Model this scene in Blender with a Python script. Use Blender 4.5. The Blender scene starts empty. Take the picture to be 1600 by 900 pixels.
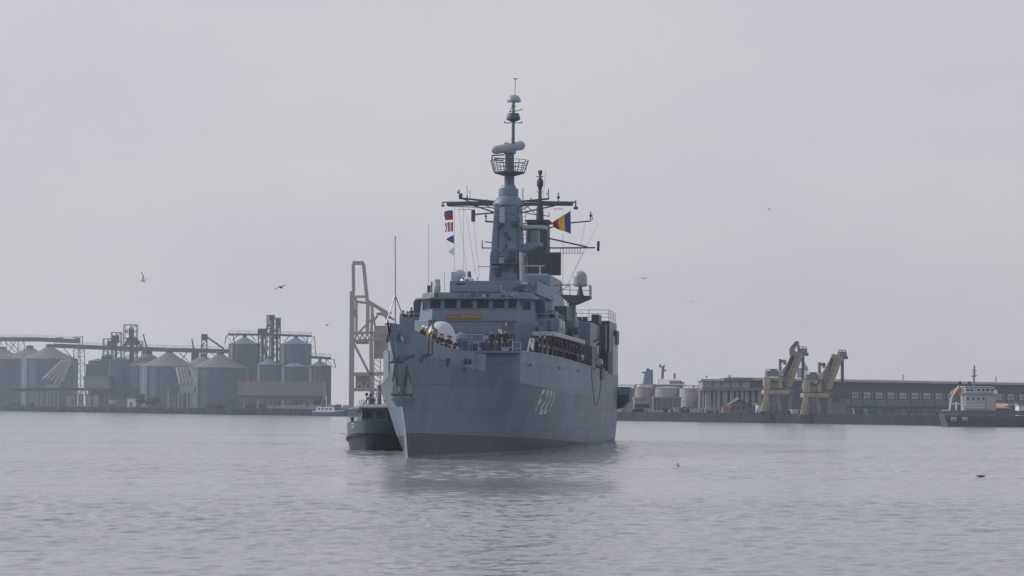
import bpy, bmesh, math, random
from mathutils import Vector, Matrix
random.seed(7)
R = math.radians
SC = bpy.context.scene
C = SC.collection

# ------------------------------------------------------------------ camera, sky, sun, exposure
FPX, CAMH = 3800.0, 3.7                       # focal length in photo pixels (1600 wide), eye height over the water
PITCH, ROLL = math.atan(186 / FPX), R(0.4)
F = Vector((0, math.cos(PITCH), math.sin(PITCH)))
U0 = Vector((0, -math.sin(PITCH), math.cos(PITCH)))
R0 = Vector((1, 0, 0))
RT = R0 * math.cos(ROLL) + U0 * math.sin(ROLL)
UP = U0 * math.cos(ROLL) - R0 * math.sin(ROLL)
cam = bpy.data.cameras.new('camera')
cam.sensor_width = 36.0
cam.lens = FPX / 1600 * 36.0
cam.clip_start, cam.clip_end = 0.5, 30000
co = bpy.data.objects.new('camera', cam)
C.objects.link(co)
co.matrix_world = Matrix(((RT.x, UP.x, -F.x, 0), (RT.y, UP.y, -F.y, 0), (RT.z, UP.z, -F.z, CAMH), (0, 0, 0, 1)))
SC.camera = co

SUN_AZ, SUN_EL = R(-74), R(32)                # sun to the left and behind the ships, veiled by high cloud
W = bpy.data.worlds.new('World')
SC.world = W
W.use_nodes = True
nt = W.node_tree
nt.nodes.clear()
sky = nt.nodes.new('ShaderNodeTexSky')
sky.sky_type = 'NISHITA'
sky.sun_disc = False
sky.sun_elevation = SUN_EL
sky.sun_rotation = SUN_AZ
sky.air_density, sky.dust_density, sky.ozone_density = 1.0, 4.0, 1.0
hs = nt.nodes.new('ShaderNodeHueSaturation')
hs.inputs['Saturation'].default_value = 0.75
tc = nt.nodes.new('ShaderNodeTexCoord')
mp = nt.nodes.new('ShaderNodeMapping')
mp.inputs['Scale'].default_value = (2.2, 2.2, 6.0)
nz = nt.nodes.new('ShaderNodeTexNoise')
nz.inputs['Scale'].default_value = 1.6
nz.inputs['Detail'].default_value = 5
rp = nt.nodes.new('ShaderNodeValToRGB')       # thin high cloud: a cooler and a warmer grey
rp.color_ramp.elements[0].position, rp.color_ramp.elements[0].color = 0.39, (6.15, 6.1, 6.85, 1)
rp.color_ramp.elements[1].position, rp.color_ramp.elements[1].color = 0.62, (7.1, 6.8, 7.2, 1)
mx = nt.nodes.new('ShaderNodeMixRGB')
mx.inputs['Fac'].default_value = 0.76
bg = nt.nodes.new('ShaderNodeBackground')
bg.inputs['Strength'].default_value = 0.10
ow = nt.nodes.new('ShaderNodeOutputWorld')
L = nt.links.new
L(tc.outputs['Generated'], mp.inputs['Vector']); L(mp.outputs['Vector'], nz.inputs['Vector'])
L(nz.outputs['Fac'], rp.inputs['Fac']); L(sky.outputs['Color'], hs.inputs['Color'])
L(hs.outputs['Color'], mx.inputs['Color1']); L(rp.outputs['Color'], mx.inputs['Color2'])
L(mx.outputs['Color'], bg.inputs['Color']); L(bg.outputs['Background'], ow.inputs['Surface'])
sl = bpy.data.lights.new('sun', 'SUN')
sl.energy, sl.angle, sl.color = 2.3, R(6), (1.0, 0.95, 0.88)
so = bpy.data.objects.new('sun', sl)
C.objects.link(so)
sd = Vector((math.sin(SUN_AZ) * math.cos(SUN_EL), math.cos(SUN_AZ) * math.cos(SUN_EL), math.sin(SUN_EL)))
so.rotation_euler = sd.to_track_quat('Z', 'Y').to_euler()
SC.view_settings.view_transform = 'Standard'
SC.view_settings.look = 'None'
SC.view_settings.gamma = 1.0
SC.view_settings.exposure = 0.0
SC.render.engine = 'CYCLES'
SC.cycles.use_denoising = True
SC.cycles.max_bounces = 6
SC.cycles.volume_bounces = 2
SC.cycles.caustics_reflective = False
SC.cycles.caustics_refractive = False

# ------------------------------------------------------------------ helpers
def ray(px, py):
    return F + RT * ((px - 800) / FPX) + UP * ((450 - py) / FPX)
def at(px, py, Y):                            # where a line of sight meets the plane y = Y
    d = ray(px, py)
    return Vector((0, 0, CAMH)) + d * (Y / d.y)
def quayY(px):                                # distance of the far quay edge along a line of sight
    return 759.0 / (1 + 4.674e-4 * (px - 800))

def lerp(tab, x):
    if x <= tab[0][0]: return tab[0][1]
    for (a, va), (b, vb) in zip(tab, tab[1:]):
        if x <= b: return va + (vb - va) * (x - a) / (b - a)
    return tab[-1][1]
def smooth(tab, x):                           # monotone-ish cubic through the table
    n = len(tab)
    if x <= tab[0][0]: return tab[0][1]
    if x >= tab[-1][0]: return tab[-1][1]
    for i in range(n - 1):
        a, b = tab[i], tab[i + 1]
        if x <= b[0]:
            h = b[0] - a[0]; u = (x - a[0]) / h
            sec = (b[1] - a[1]) / h
            s0 = (b[1] - tab[i - 1][1]) / (b[0] - tab[i - 1][0]) if i else sec
            s1 = (tab[i + 2][1] - a[1]) / (tab[i + 2][0] - a[0]) if i + 2 < n else sec
            return (2*u**3-3*u*u+1)*a[1] + (u**3-2*u*u+u)*h*s0 + (-2*u**3+3*u*u)*b[1] + (u**3-u*u)*h*s1

class MB:
    def __init__(s): s.v, s.f, s.m, s.cur = [], [], [], 0
    def mat(s, i): s.cur = i; return s
    def add(s, vs, fs):
        o = len(s.v); s.v += [tuple(p) for p in vs]
        for f in fs: s.f.append(tuple(i + o for i in f)); s.m.append(s.cur)
        return s
    def hexa(s, p):                           # 8 corners: bottom ring 0-3, top ring 4-7
        return s.add(p, [(3,2,1,0),(4,5,6,7),(0,1,5,4),(1,2,6,5),(2,3,7,6),(3,0,4,7)])
    def box(s, x0, x1, y0, y1, z0, z1):
        return s.hexa([(x0,y0,z0),(x1,y0,z0),(x1,y1,z0),(x0,y1,z0),(x0,y0,z1),(x1,y0,z1),(x1,y1,z1),(x0,y1,z1)])
    def frus(s, b, t):                        # b, t = (x0,x1,y0,y1,z)
        return s.hexa([(b[0],b[2],b[4]),(b[1],b[2],b[4]),(b[1],b[3],b[4]),(b[0],b[3],b[4]),(t[0],t[2],t[4]),(t[1],t[2],t[4]),(t[1],t[3],t[4]),(t[0],t[3],t[4])])
    def prism(s, poly, axis, a, b):           # poly of 2d points in the two other axes, extruded along axis from a to b
        def P(u, w, k):
            return {'x': (k, u, w), 'y': (u, k, w), 'z': (u, w, k)}[axis]
        n = len(poly)
        return s.add([P(u, w, a) for u, w in poly] + [P(u, w, b) for u, w in poly],
                     [tuple(range(n))[::-1], tuple(range(n, 2*n))] + [(i, (i+1) % n, n + (i+1) % n, n + i) for i in range(n)])
    def cyl(s, p, q, r, r2=None, n=10, cap=True):
        p, q = Vector(p), Vector(q); r2 = r if r2 is None else r2
        d = (q - p).normalized()
        a = d.cross(Vector((0, 0, 1)) if abs(d.z) < .95 else Vector((0, 1, 0))).normalized(); b = d.cross(a)
        vs = []
        for c, rr in ((p, r), (q, r2)):
            for i in range(n):
                t = 2*math.pi*i/n; vs.append(c + a*(rr*math.cos(t)) + b*(rr*math.sin(t)))
        fs = [(i, n+i, n+(i+1) % n, (i+1) % n) for i in range(n)]
        if cap: fs += [tuple(range(n)), tuple(range(2*n-1, n-1, -1))]
        return s.add(vs, fs)
    def beam(s, p, q, w, h=None):
        p, q = Vector(p), Vector(q); h = h or w
        d = (q - p).normalized()
        a = d.cross(Vector((0, 0, 1)) if abs(d.z) < .95 else Vector((0, 1, 0))).normalized(); b = a.cross(d)
        vs = [c + a*(i*w/2) + b*(j*h/2) for c in (p, q) for i, j in ((-1,-1),(1,-1),(1,1),(-1,1))]
        return s.hexa(vs)
    def path(s, pts, r, n=6):
        for p, q in zip(pts, pts[1:]): s.cyl(p, q, r, n=n)
        return s
    def lathe(s, c, prof, n=20):              # prof = [(r, z)...] from bottom to top, around the vertical through c
        vs, fs = [], []
        for r, z in prof:
            for i in range(n):
                t = 2*math.pi*i/n; vs.append((c[0]+r*math.cos(t), c[1]+r*math.sin(t), c[2]+z))
        for k in range(len(prof)-1):
            for i in range(n):
                j = (i+1) % n; fs.append((k*n+i, k*n+j, (k+1)*n+j, (k+1)*n+i))
        fs += [tuple(range(n))[::-1], tuple(range((len(prof)-1)*n, len(prof)*n))]
        return s.add(vs, fs)
    def rail(s, pts, h=1.0, n=3, r=.022, step=1.6):   # guard rail with posts along a path
        for p, q in zip(pts, pts[1:]):
            p, q = Vector(p), Vector(q); k = max(1, round((q-p).length/step))
            for i in range(k+1):
                b = p.lerp(q, i/k); s.cyl(b, b+Vector((0,0,h)), r*1.2, n=4)
            for j in range(1, n+1):
                o = Vector((0,0,h*j/n)); s.cyl(p+o, q+o, r, n=4)
        return s
    def build(s, name, mats, parent=None, smooth_=False, loc=None, bevel=0):
        me = bpy.data.meshes.new(name)
        me.from_pydata(s.v, [], s.f)
        for m in (mats if isinstance(mats, (list, tuple)) else [mats]): me.materials.append(m)
        me.polygons.foreach_set('material_index', s.m)
        if smooth_: me.polygons.foreach_set('use_smooth', [True]*len(s.f))
        me.update()
        bm = bmesh.new(); bm.from_mesh(me)
        bmesh.ops.recalc_face_normals(bm, faces=bm.faces); bm.to_mesh(me); bm.free()
        if smooth_: me.set_sharp_from_angle(angle=R(42))
        o = bpy.data.objects.new(name, me)
        C.objects.link(o)
        o.parent = parent
        if loc is not None: o.location = loc
        if bevel:
            bv = o.modifiers.new('bevel', 'BEVEL'); bv.width = bevel; bv.segments = 2; bv.limit_method = 'ANGLE'
        return o

def tag(o, label=None, cat=None, group=None, kind=None):
    if label: o['label'] = label
    if cat: o['category'] = cat
    if group: o['group'] = group
    if kind: o['kind'] = kind
    return o
def empty(name, label, cat, loc=(0,0,0), rz=0, group=None):
    o = bpy.data.objects.new(name, None); C.objects.link(o)
    o.location = loc; o.rotation_euler = (0, 0, rz); o.empty_display_size = .2
    return tag(o, label, cat, group)
def copy_tree(o, parent=None):
    c = o.copy(); C.objects.link(c); c.parent = parent
    for ch in list(o.children): copy_tree(ch, c)
    return c

# ------------------------------------------------------------------ materials
def pmat(name, col, rough=.55, metal=0, var=.12, scale=1.0, stretch=(1,1,1), bump=0, bscale=8, spots=None, spec=.5):
    m = bpy.data.materials.new(name); m.use_nodes = True
    t = m.node_tree; b = t.nodes['Principled BSDF']; ln = t.links.new
    b.inputs['Roughness'].default_value = rough; b.inputs['Metallic'].default_value = metal
    b.inputs['Specular IOR Level'].default_value = spec
    tcn = t.nodes.new('ShaderNodeTexCoord'); mpn = t.nodes.new('ShaderNodeMapping'); mpn.inputs['Scale'].default_value = stretch
    ln(tcn.outputs['Object'], mpn.inputs['Vector'])
    n1 = t.nodes.new('ShaderNodeTexNoise'); n1.inputs['Scale'].default_value = scale; n1.inputs['Detail'].default_value = 7; n1.inputs['Roughness'].default_value = .6
    ln(mpn.outputs['Vector'], n1.inputs['Vector'])
    r1 = t.nodes.new('ShaderNodeValToRGB')
    r1.color_ramp.elements[0].position, r1.color_ramp.elements[1].position = .3, .7
    r1.color_ramp.elements[0].color = tuple(c*(1-var) for c in col) + (1,)
    r1.color_ramp.elements[1].color = tuple(min(1, c*(1+var)) for c in col) + (1,)
    ln(n1.outputs['Fac'], r1.inputs['Fac'])
    out = r1.outputs['Color']
    if spots:                                 # (colour, amount, scale, stretch): rust, dirt, streaks
        sc_, am, ss, st = spots
        mp2 = t.nodes.new('ShaderNodeMapping'); mp2.inputs['Scale'].default_value = st; ln(tcn.outputs['Object'], mp2.inputs['Vector'])
        n2 = t.nodes.new('ShaderNodeTexNoise'); n2.inputs['Scale'].default_value = ss; n2.inputs['Detail'].default_value = 9; n2.inputs['Roughness'].default_value = .68
        ln(mp2.outputs['Vector'], n2.inputs['Vector'])
        r2 = t.nodes.new('ShaderNodeValToRGB'); r2.color_ramp.elements[0].position, r2.color_ramp.elements[1].position = .54, .72
        r2.color_ramp.elements[0].color = (0,0,0,1); r2.color_ramp.elements[1].color = (am,)*3 + (1,)
        ln(n2.outputs['Fac'], r2.inputs['Fac'])
        mxn = t.nodes.new('ShaderNodeMixRGB'); ln(r2.outputs['Color'], mxn.inputs['Fac']); ln(out, mxn.inputs['Color1']); mxn.inputs['Color2'].default_value = tuple(sc_) + (1,)
        out = mxn.outputs['Color']
    ln(out, b.inputs['Base Color'])
    if bump:
        n3 = t.nodes.new('ShaderNodeTexNoise'); n3.inputs['Scale'].default_value = bscale; n3.inputs['Detail'].default_value = 4
        ln(tcn.outputs['Object'], n3.inputs['Vector'])
        bp = t.nodes.new('ShaderNodeBump'); bp.inputs['Strength'].default_value = bump; bp.inputs['Distance'].default_value = .05
        ln(n3.outputs['Fac'], bp.inputs['Height']); ln(bp.outputs['Normal'], b.inputs['Normal'])
    m['out'] = 1
    return m

RUST = (.16, .08, .045)
NAVY = (.138, .186, .262)
M = {}
M['navy'] = pmat('navy_grey_paint', NAVY, .5, var=.1, scale=.5, bump=.12, bscale=2.5, spots=((.12,.125,.14), .5, .9, (1,1,.25)))
M['navy_dark'] = pmat('dark_navy_paint', (.045,.064,.105), .55, var=.15, scale=.7)
M['navy_light'] = pmat('pale_grey_paint', (.36,.385,.44), .5, var=.07, scale=.8, spots=((.25,.24,.24), .5, 1.6, (1,1,.3)))
M['mastblack'] = pmat('sooty_mast_and_shade_paint', (.022,.028,.044), .6, var=.2, scale=.8)
M['mastgrey'] = pmat('mast_grey_paint', (.085,.105,.145), .55, var=.12, scale=.8)
M['deck'] = pmat('deck_paint', (.10,.115,.135), .8, var=.18, scale=.6)
M['dome'] = pmat('radome_white', (.30,.33,.40), .4, var=.04, scale=1)
M['gun'] = pmat('gun_shield_white', (.46,.50,.59), .45, var=.05, scale=1, spots=((.4,.4,.42), .4, 2.5, (1,1,.3)))
M['glass'] = pmat('dark_window_glass', (.012,.018,.03), .15, var=.1, scale=.3, spec=.2)
M['rubber'] = pmat('black_rubber', (.02,.02,.024), .8, var=.2, scale=2)
M['steel'] = pmat('bare_steel', (.30,.31,.33), .45, metal=.3, var=.15, scale=2, spots=(RUST, .6, 3, (1,1,.5)))
M['anchor'] = pmat('anchor_paint', (.10,.11,.13), .6, var=.2, scale=1.5, spots=(RUST, .5, 3, (1,1,.4)))
M['white'] = pmat('white_paint', (.75,.75,.74), .5, var=.06, scale=1, spots=((.45,.42,.38), .35, 1.2, (1,1,.25)))
M['rope'] = pmat('tarred_rope', (.06,.058,.058), .9, var=.2, scale=6)
M['wire'] = pmat('wire', (.09,.09,.10), .6, var=.1, scale=3)

# ------------------------------------------------------------------ water, far shore
def water_mat():
    m = bpy.data.materials.new('harbour_water'); m.use_nodes = True
    t = m.node_tree; b = t.nodes['Principled BSDF']; ln = t.links.new; N = t.nodes.new
    b.inputs['Base Color'].default_value = (.23, .255, .285, 1)
    b.inputs['Roughness'].default_value = .10
    b.inputs['IOR'].default_value = 1.333
    tcn = N('ShaderNodeTexCoord')
    # the far basin is more wind-roughened than the sheltered near water
    sp = N('ShaderNodeSeparateXYZ'); ln(tcn.outputs['Object'], sp.inputs[0])
    rr_ = N('ShaderNodeMapRange'); rr_.inputs['From Min'].default_value = 120; rr_.inputs['From Max'].default_value = 420; rr_.inputs['To Min'].default_value = .09; rr_.inputs['To Max'].default_value = .18
    ln(sp.outputs['Y'], rr_.inputs['Value']); ln(rr_.outputs['Result'], b.inputs['Roughness'])
    def noise(sc, st, det, rough=.55, rot=0, dist=0):
        mpn = N('ShaderNodeMapping'); mpn.inputs['Scale'].default_value = st; mpn.inputs['Rotation'].default_value = (0, 0, rot)
        ln(tcn.outputs['Object'], mpn.inputs['Vector'])
        n = N('ShaderNodeTexNoise'); n.inputs['Scale'].default_value = sc; n.inputs['Detail'].default_value = det; n.inputs['Roughness'].default_value = rough; n.inputs['Distortion'].default_value = dist
        ln(mpn.outputs['Vector'], n.inputs['Vector'])
        return n.outputs['Fac']
    def mth(op, a, v):
        n = N('ShaderNodeMath'); n.operation = op
        for i, x in enumerate((a, v)):
            if isinstance(x, (int, float)): n.inputs[i].default_value = x
            else: ln(x, n.inputs[i])
        return n.outputs[0]
    # wind ripples over short chop over a low swell, all in metres
    h = mth('ADD', mth('MULTIPLY', noise(5.5, (1, 1.4, 1), 4, .6, .25, .4), .09), mth('MULTIPLY', noise(.75, (1, 1.6, 1), 2, .5, -.2), .20))
    # calm slicks and ruffled patches drawn out across the basin
    sl_ = noise(.011, (1, 3.6, 1), 3, .55, .12)
    rm = N('ShaderNodeMapRange'); rm.inputs['From Min'].default_value = .36; rm.inputs['From Max'].default_value = .62
    rm.inputs['To Min'].default_value = .50; rm.inputs['To Max'].default_value = 1.0
    ln(sl_, rm.inputs['Value'])
    bp = N('ShaderNodeBump'); bp.inputs['Distance'].default_value = 1.0
    ln(mth('MULTIPLY', rm.outputs['Result'], WAVE), bp.inputs['Strength']); ln(h, bp.inputs['Height']); ln(bp.outputs['Normal'], b.inputs['Normal'])
    return m
WAVE = .16
import numpy as np
def build_water():
    rng = np.random.default_rng(5)
    Ys = [42.0]
    while Ys[-1] < 430: Ys.append(Ys[-1] + max(.105, .0015*Ys[-1]))
    Ys = np.array(Ys); NC = 520
    u = np.linspace(-1, 1, NC)
    Wd = .24*Ys + 6
    X = u[None, :]*Wd[:, None]; Y = np.repeat(Ys[:, None], NC, 1)
    dy = np.gradient(Ys)[:, None]; dx = (2*Wd/NC)[:, None]
    Z = np.zeros_like(X)
    # slicks and ruffled patches: slow modulation in world metres
    mod = np.zeros_like(X)
    for k in range(14):
        l = rng.uniform(14, 130); a = rng.normal(1.50, .17); ph = rng.uniform(0, 6.28)
        mod += np.sin(2*np.pi/l*(np.cos(a)*X + np.sin(a)*Y) + ph)
    mod = np.clip(.88 + .17*mod, .28, 1.2)
    for Yc, wd, sl_, x0 in ((318, 24, -.05, 12), (171, 3.0, -.03, 6), (138, 2.4, -.02, 8), (122, 1.5, .01, -60), (236, 9, .03, -40), (166, 3.0, .02, -60)):
        mod *= 1 - .72*np.exp(-((Y - Yc - sl_*X + 1.5*np.sin(X*.09))/wd)**2)*np.clip((X-x0)/10 if x0 > 0 else (-X-8)/10, 0, 1)   # old wakes lying as smooth streaks
    # lee of the hulls: quieter close to the ships is left to the reflections
    lams = np.geomspace(.22, 2.4, 86)
    for l in lams:
        a = rng.normal(2.0, .75); ph = rng.uniform(0, 6.28); k = 2*np.pi/l
        slope = .0195*l**-.45
        fade = np.clip((l/np.maximum(dy*.9, dx) - 2.2)/2.0, 0, 1)
        th = k*(np.cos(a)*X + np.sin(a)*Y) + ph + 1.3*np.sin(2*np.pi*(X*np.cos(a+1.2)+Y*np.sin(a+1.2))/(l*rng.uniform(4, 9)) + ph*3)
        Z += (slope/k)*fade*np.sin(th)
    Z *= mod
    # ripples pushed out by the bow and the tug, dying away from the hulls
    for cx_, cy_, am, lm in ((-7.3, 171.5, .05, 1.5), (-7.0, 170.5, .035, .9), (-11.8, 201.5, .04, 1.1), (11.4, 268.0, .05, 2.2)):
        rr_ = np.hypot(X-cx_, Y-cy_); Z += am*np.sin(2*np.pi*rr_/lm + .6*np.sin(X*.7))*np.exp(-rr_/9)
    dh = (X+7.31)*np.cos(np.radians(7)) - (Y-171.5)*np.sin(np.radians(7)); al = (X+7.31)*np.sin(np.radians(7)) + (Y-171.5)*np.cos(np.radians(7))
    off = dh - np.interp(al, [0,5,15,30,55,76,100], [0,1.3,3.4,5.2,6.5,7,6.7])
    Z += np.where((al > 0) & (al < 100) & (off > 0), .035*np.sin(2*np.pi*off/1.3 + al*.9)*np.exp(-np.abs(off)/5), 0)
    edge = np.clip((1-np.abs(u))/.05, 0, 1)[None, :]*np.clip((430-Ys)/90, 0, 1)[:, None]
    Z *= edge
    nr = len(Ys)
    co_ = np.stack([X, Y, Z], -1).reshape(-1, 3)
    idx = np.arange(nr*NC).reshape(nr, NC)
    q = np.stack([idx[:-1, :-1], idx[:-1, 1:], idx[1:, 1:], idx[1:, :-1]], -1).reshape(-1, 4)
    # flat water beyond and beside the ruffled sheet, sharing its outline
    ext = []; exf = []
    n0 = len(co_)
    def addp(x, y): ext.append((x, y, 0)); return n0 + len(ext) - 1
    far = [addp(-3000, 2600), addp(3000, 2600), addp(-3000, Ys[-1]), addp(3000, Ys[-1]), addp(-3000, Ys[0]), addp(3000, Ys[0]), addp(-3000, -150), addp(3000, -150)]
    polys = [list(idx[-1, :]) + [far[3], far[1], far[0], far[2]], list(idx[0, ::-1]) + [far[4], far[6], far[7], far[5]],
             list(idx[:, 0]) + [far[2], far[4]], list(idx[::-1, -1]) + [far[5], far[3]]]
    co_ = np.vstack([co_, np.array(ext)])
    loops = np.concatenate([q.ravel()] + [np.array(p) for p in polys]).astype(np.int32)
    tot = np.concatenate([np.full(len(q), 4), [len(p) for p in polys]]).astype(np.int32)
    st = np.concatenate([[0], np.cumsum(tot)[:-1]]).astype(np.int32)
    me = bpy.data.meshes.new('water')
    me.vertices.add(len(co_)); me.vertices.foreach_set('co', co_.ravel().astype(np.float32))
    me.loops.add(len(loops)); me.loops.foreach_set('vertex_index', loops)
    me.polygons.add(len(tot)); me.polygons.foreach_set('loop_start', st); me.polygons.foreach_set('loop_total', tot)
    sm_ = np.ones(len(tot), bool); sm_[-4:] = False
    me.polygons.foreach_set('use_smooth', sm_)
    me.update(); me.validate()
    me.materials.append(water_mat())
    o = bpy.data.objects.new('water', me); C.objects.link(o)
    tag(o, kind='structure')
build_water()

M['quay'] = pmat('quay_concrete', (.03,.036,.052), .9, var=.35, scale=.25, stretch=(1,1,.4), spots=((.055,.054,.056), .6, .35, (1,1,.3)), spec=.1)
M['earth'] = pmat('trodden_earth', (.07,.068,.065), .95, var=.3, scale=.06, spec=.1)
QZ = 2.4
def qpt(px, off=0, z=QZ):                     # a point on the quay edge, moved inland by off
    Y = quayY(px); p = at(px, 600, Y); p.z = z
    n = Vector((.871, .490, 0))               # inland normal of the straight quay
    return p + n*off
EDGE = [qpt(x) for x in (-260, 0, 300, 545, 960, 1300, 1600, 1750)]
INL = [e + Vector((.871*1500, .49*1500, 0)) for e in EDGE]
mb = MB()
n = len(EDGE)
vs = EDGE + INL + [Vector((e.x, e.y, -3)) for e in EDGE]
mb.add(vs, [(i, i+1, n+i+1, n+i) for i in range(n-1)])
tag(mb.build('ground', M['earth']), kind='structure')
mb = MB()
for a, b in zip(EDGE, EDGE[1:]):
    nn = Vector((-.871, -.49, 0))
    pa, pb = a + nn*.35, b + nn*.35
    mb.hexa([(pa.x,pa.y,-3),(pb.x,pb.y,-3),(b.x+1,b.y+.5,-3),(a.x+1,a.y+.5,-3),(pa.x,pa.y,QZ+.12),(pb.x,pb.y,QZ+.12),(b.x+1,b.y+.5,QZ+.12),(a.x+1,a.y+.5,QZ+.12)])
qw = tag(mb.build('quay_wall', M['quay']), kind='structure')

# ------------------------------------------------------------------ the frigate
TH = R(7.0); ST, CT = math.sin(TH), math.cos(TH)
BW = at(638, 717, 171.5); BW.z = 0
AX = Vector((ST, CT, 0)); PT = Vector((CT, -ST, 0))
def SL(px, py, s):                            # a line of sight met with the ship's cross-section at station s -> (port, aft, up)
    d = ray(px, py); o = Vector((0, 0, CAMH))
    k = (s - (o - BW).dot(AX)) / d.dot(AX)
    p = o + d*k - BW
    return Vector((p.dot(PT), s, p.z))
def SW(t, s, z): return BW + PT*t + AX*s + Vector((0, 0, z))
SHIP = empty('frigate', 'large grey warship with tall masts approaching bow first', 'warship', BW, -TH)

STEM = [(-3,.6),(0,0),(2,-.7),(3.6,-1.7),(5.2,-3.4),(6.5,-5.0),(7.85,-6.7),(9.4,-8.2)]
ZD = [(-8.2,8.45),(-3.2,7.75),(1.8,7.1),(10,6.4),(17,5.6),(35,5.0),(60,4.85),(104,4.8)]
ZT = [(-8.4,9.3),(-3.2,8.9),(1.8,8.1),(6.8,7.78),(10,7.6)]
ZU = [(17,8.0),(100,7.2)]
HW = [(0,.05),(5,1.25),(15,3.35),(30,5.1),(55,6.45),(76,6.95),(100,6.6)]
HD = [(0,.14),(2.5,.66),(5,1.2),(10,2.35),(15,3.6),(20,4.85),(25,5.8),(30,6.45),(40,7.05),(50,7.3),(84,7.25),(108,6.95)]
SEND = 99.0
def half(s, z):
    zd = lerp(ZD, s); q = max(0, s - smooth(STEM, z))
    w = max(0, min(1, z/zd))**lerp([(4,1.35),(26,.62)], s)
    qd = q + max(0, smooth(STEM, zd) + 8.2) * max(0, min(1, (s-4)/12)) * w
    return (smooth(HW, q)*(1-w) + smooth(HD, qd)*w) * (1 + (.04*z if z < 0 else 0))
def stb(s):                                    # the starboard bow is drawn in finer
    return 1 - .24*math.exp(-((s-12)/9.5)**2)
def hull_mat():
    m = pmat('hull_paint', (.152,.193,.268), .5, var=.15, scale=.35, stretch=(1,1,.35), bump=0, spots=((.105,.12,.145), .8, .55, (1,1,.16)))
    t = m.node_tree; ln = t.links.new; N = t.nodes.new; b = t.nodes['Principled BSDF']
    src = b.inputs['Base Color'].links[0].from_socket
    tcn = N('ShaderNodeTexCoord'); sp = N('ShaderNodeSeparateXYZ'); ln(tcn.outputs['Object'], sp.inputs[0])
    def mth(op, a, v, c=None):
        n = N('ShaderNodeMath'); n.operation = op
        for i, x in enumerate((a, v, c)):
            if x is None: continue
            if isinstance(x, (int, float)): n.inputs[i].default_value = x
            else: ln(x, n.inputs[i])
        return n.outputs[0]
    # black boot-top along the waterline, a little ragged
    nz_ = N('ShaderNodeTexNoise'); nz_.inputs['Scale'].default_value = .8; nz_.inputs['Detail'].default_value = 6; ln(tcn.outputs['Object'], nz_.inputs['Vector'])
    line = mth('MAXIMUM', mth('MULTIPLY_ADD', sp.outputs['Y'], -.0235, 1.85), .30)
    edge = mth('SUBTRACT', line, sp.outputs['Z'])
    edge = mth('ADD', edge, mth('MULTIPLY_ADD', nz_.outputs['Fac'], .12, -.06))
    # no band on the starboard cutwater: its sunlit lightness is kept in the colour
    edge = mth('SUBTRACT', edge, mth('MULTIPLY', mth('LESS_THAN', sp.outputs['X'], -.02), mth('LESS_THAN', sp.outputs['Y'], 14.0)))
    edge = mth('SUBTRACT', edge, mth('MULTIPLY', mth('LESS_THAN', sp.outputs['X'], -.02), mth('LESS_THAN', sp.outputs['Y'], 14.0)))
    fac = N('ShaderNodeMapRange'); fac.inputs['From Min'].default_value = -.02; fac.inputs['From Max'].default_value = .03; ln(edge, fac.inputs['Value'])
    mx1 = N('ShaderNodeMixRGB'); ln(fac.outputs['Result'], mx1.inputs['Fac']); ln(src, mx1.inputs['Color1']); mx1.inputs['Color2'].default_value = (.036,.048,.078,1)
    # wet weed and scale just above the water
    ft = N('ShaderNodeMapRange'); ft.inputs['From Min'].default_value = .26; ft.inputs['From Max'].default_value = .05; ln(mth('ADD', sp.outputs['Z'], mth('MULTIPLY_ADD', nz_.outputs['Fac'], .3, -.15)), ft.inputs['Value'])
    mx2 = N('ShaderNodeMixRGB'); ln(mth('MULTIPLY', ft.outputs['Result'], .8), mx2.inputs['Fac']); ln(mx1.outputs['Color'], mx2.inputs['Color1']); mx2.inputs['Color2'].default_value = (.30,.29,.26,1)
    # plate seams
    cb = N('ShaderNodeCombineXYZ'); ln(sp.outputs['Y'], cb.inputs[0]); ln(sp.outputs['Z'], cb.inputs[1])
    br = N('ShaderNodeTexBrick'); br.inputs['Scale'].default_value = 1; br.inputs['Brick Width'].default_value = 6.2; br.inputs['Row Height'].default_value = 1.75
    br.inputs['Mortar Size'].default_value = .028; br.inputs['Mortar Smooth'].default_value = .6
    ln(cb.outputs[0], br.inputs['Vector'])
    mx3 = N('ShaderNodeMixRGB'); mx3.blend_type = 'MULTIPLY'; ln(mth('MULTIPLY', br.outputs['Fac'], .38), mx3.inputs['Fac']); ln(mx2.outputs['Color'], mx3.inputs['Color1']); mx3.inputs['Color2'].default_value = (.2,.2,.2,1)
    # plates repainted at different times
    br.inputs['Color1'].default_value = (.90,.90,.91,1); br.inputs['Color2'].default_value = (1.08,1.08,1.07,1); br.inputs['Mortar'].default_value = (.95,.95,.95,1)
    mx5 = N('ShaderNodeMixRGB'); mx5.blend_type = 'MULTIPLY'; mx5.inputs['Fac'].default_value = 1; ln(mx3.outputs['Color'], mx5.inputs['Color1']); ln(br.outputs['Color'], mx5.inputs['Color2']); mx3 = mx5
    # rust streaks running down
    mpn = N('ShaderNodeMapping'); mpn.inputs['Scale'].default_value = (1,1.3,.06); ln(tcn.outputs['Object'], mpn.inputs['Vector'])
    n4 = N('ShaderNodeTexNoise'); n4.inputs['Scale'].default_value = 1.4; n4.inputs['Detail'].default_value = 5; ln(mpn.outputs['Vector'], n4.inputs['Vector'])
    r4 = N('ShaderNodeMapRange'); r4.inputs['From Min'].default_value = .60; r4.inputs['From Max'].default_value = .78; r4.inputs['To Max'].default_value = .62; ln(n4.outputs['Fac'], r4.inputs['Value'])
    mx4 = N('ShaderNodeMixRGB'); ln(r4.outputs['Result'], mx4.inputs['Fac']); ln(mx3.outputs['Color'], mx4.inputs['Color1']); mx4.inputs['Color2'].default_value = (.11,.09,.085,1)
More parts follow.
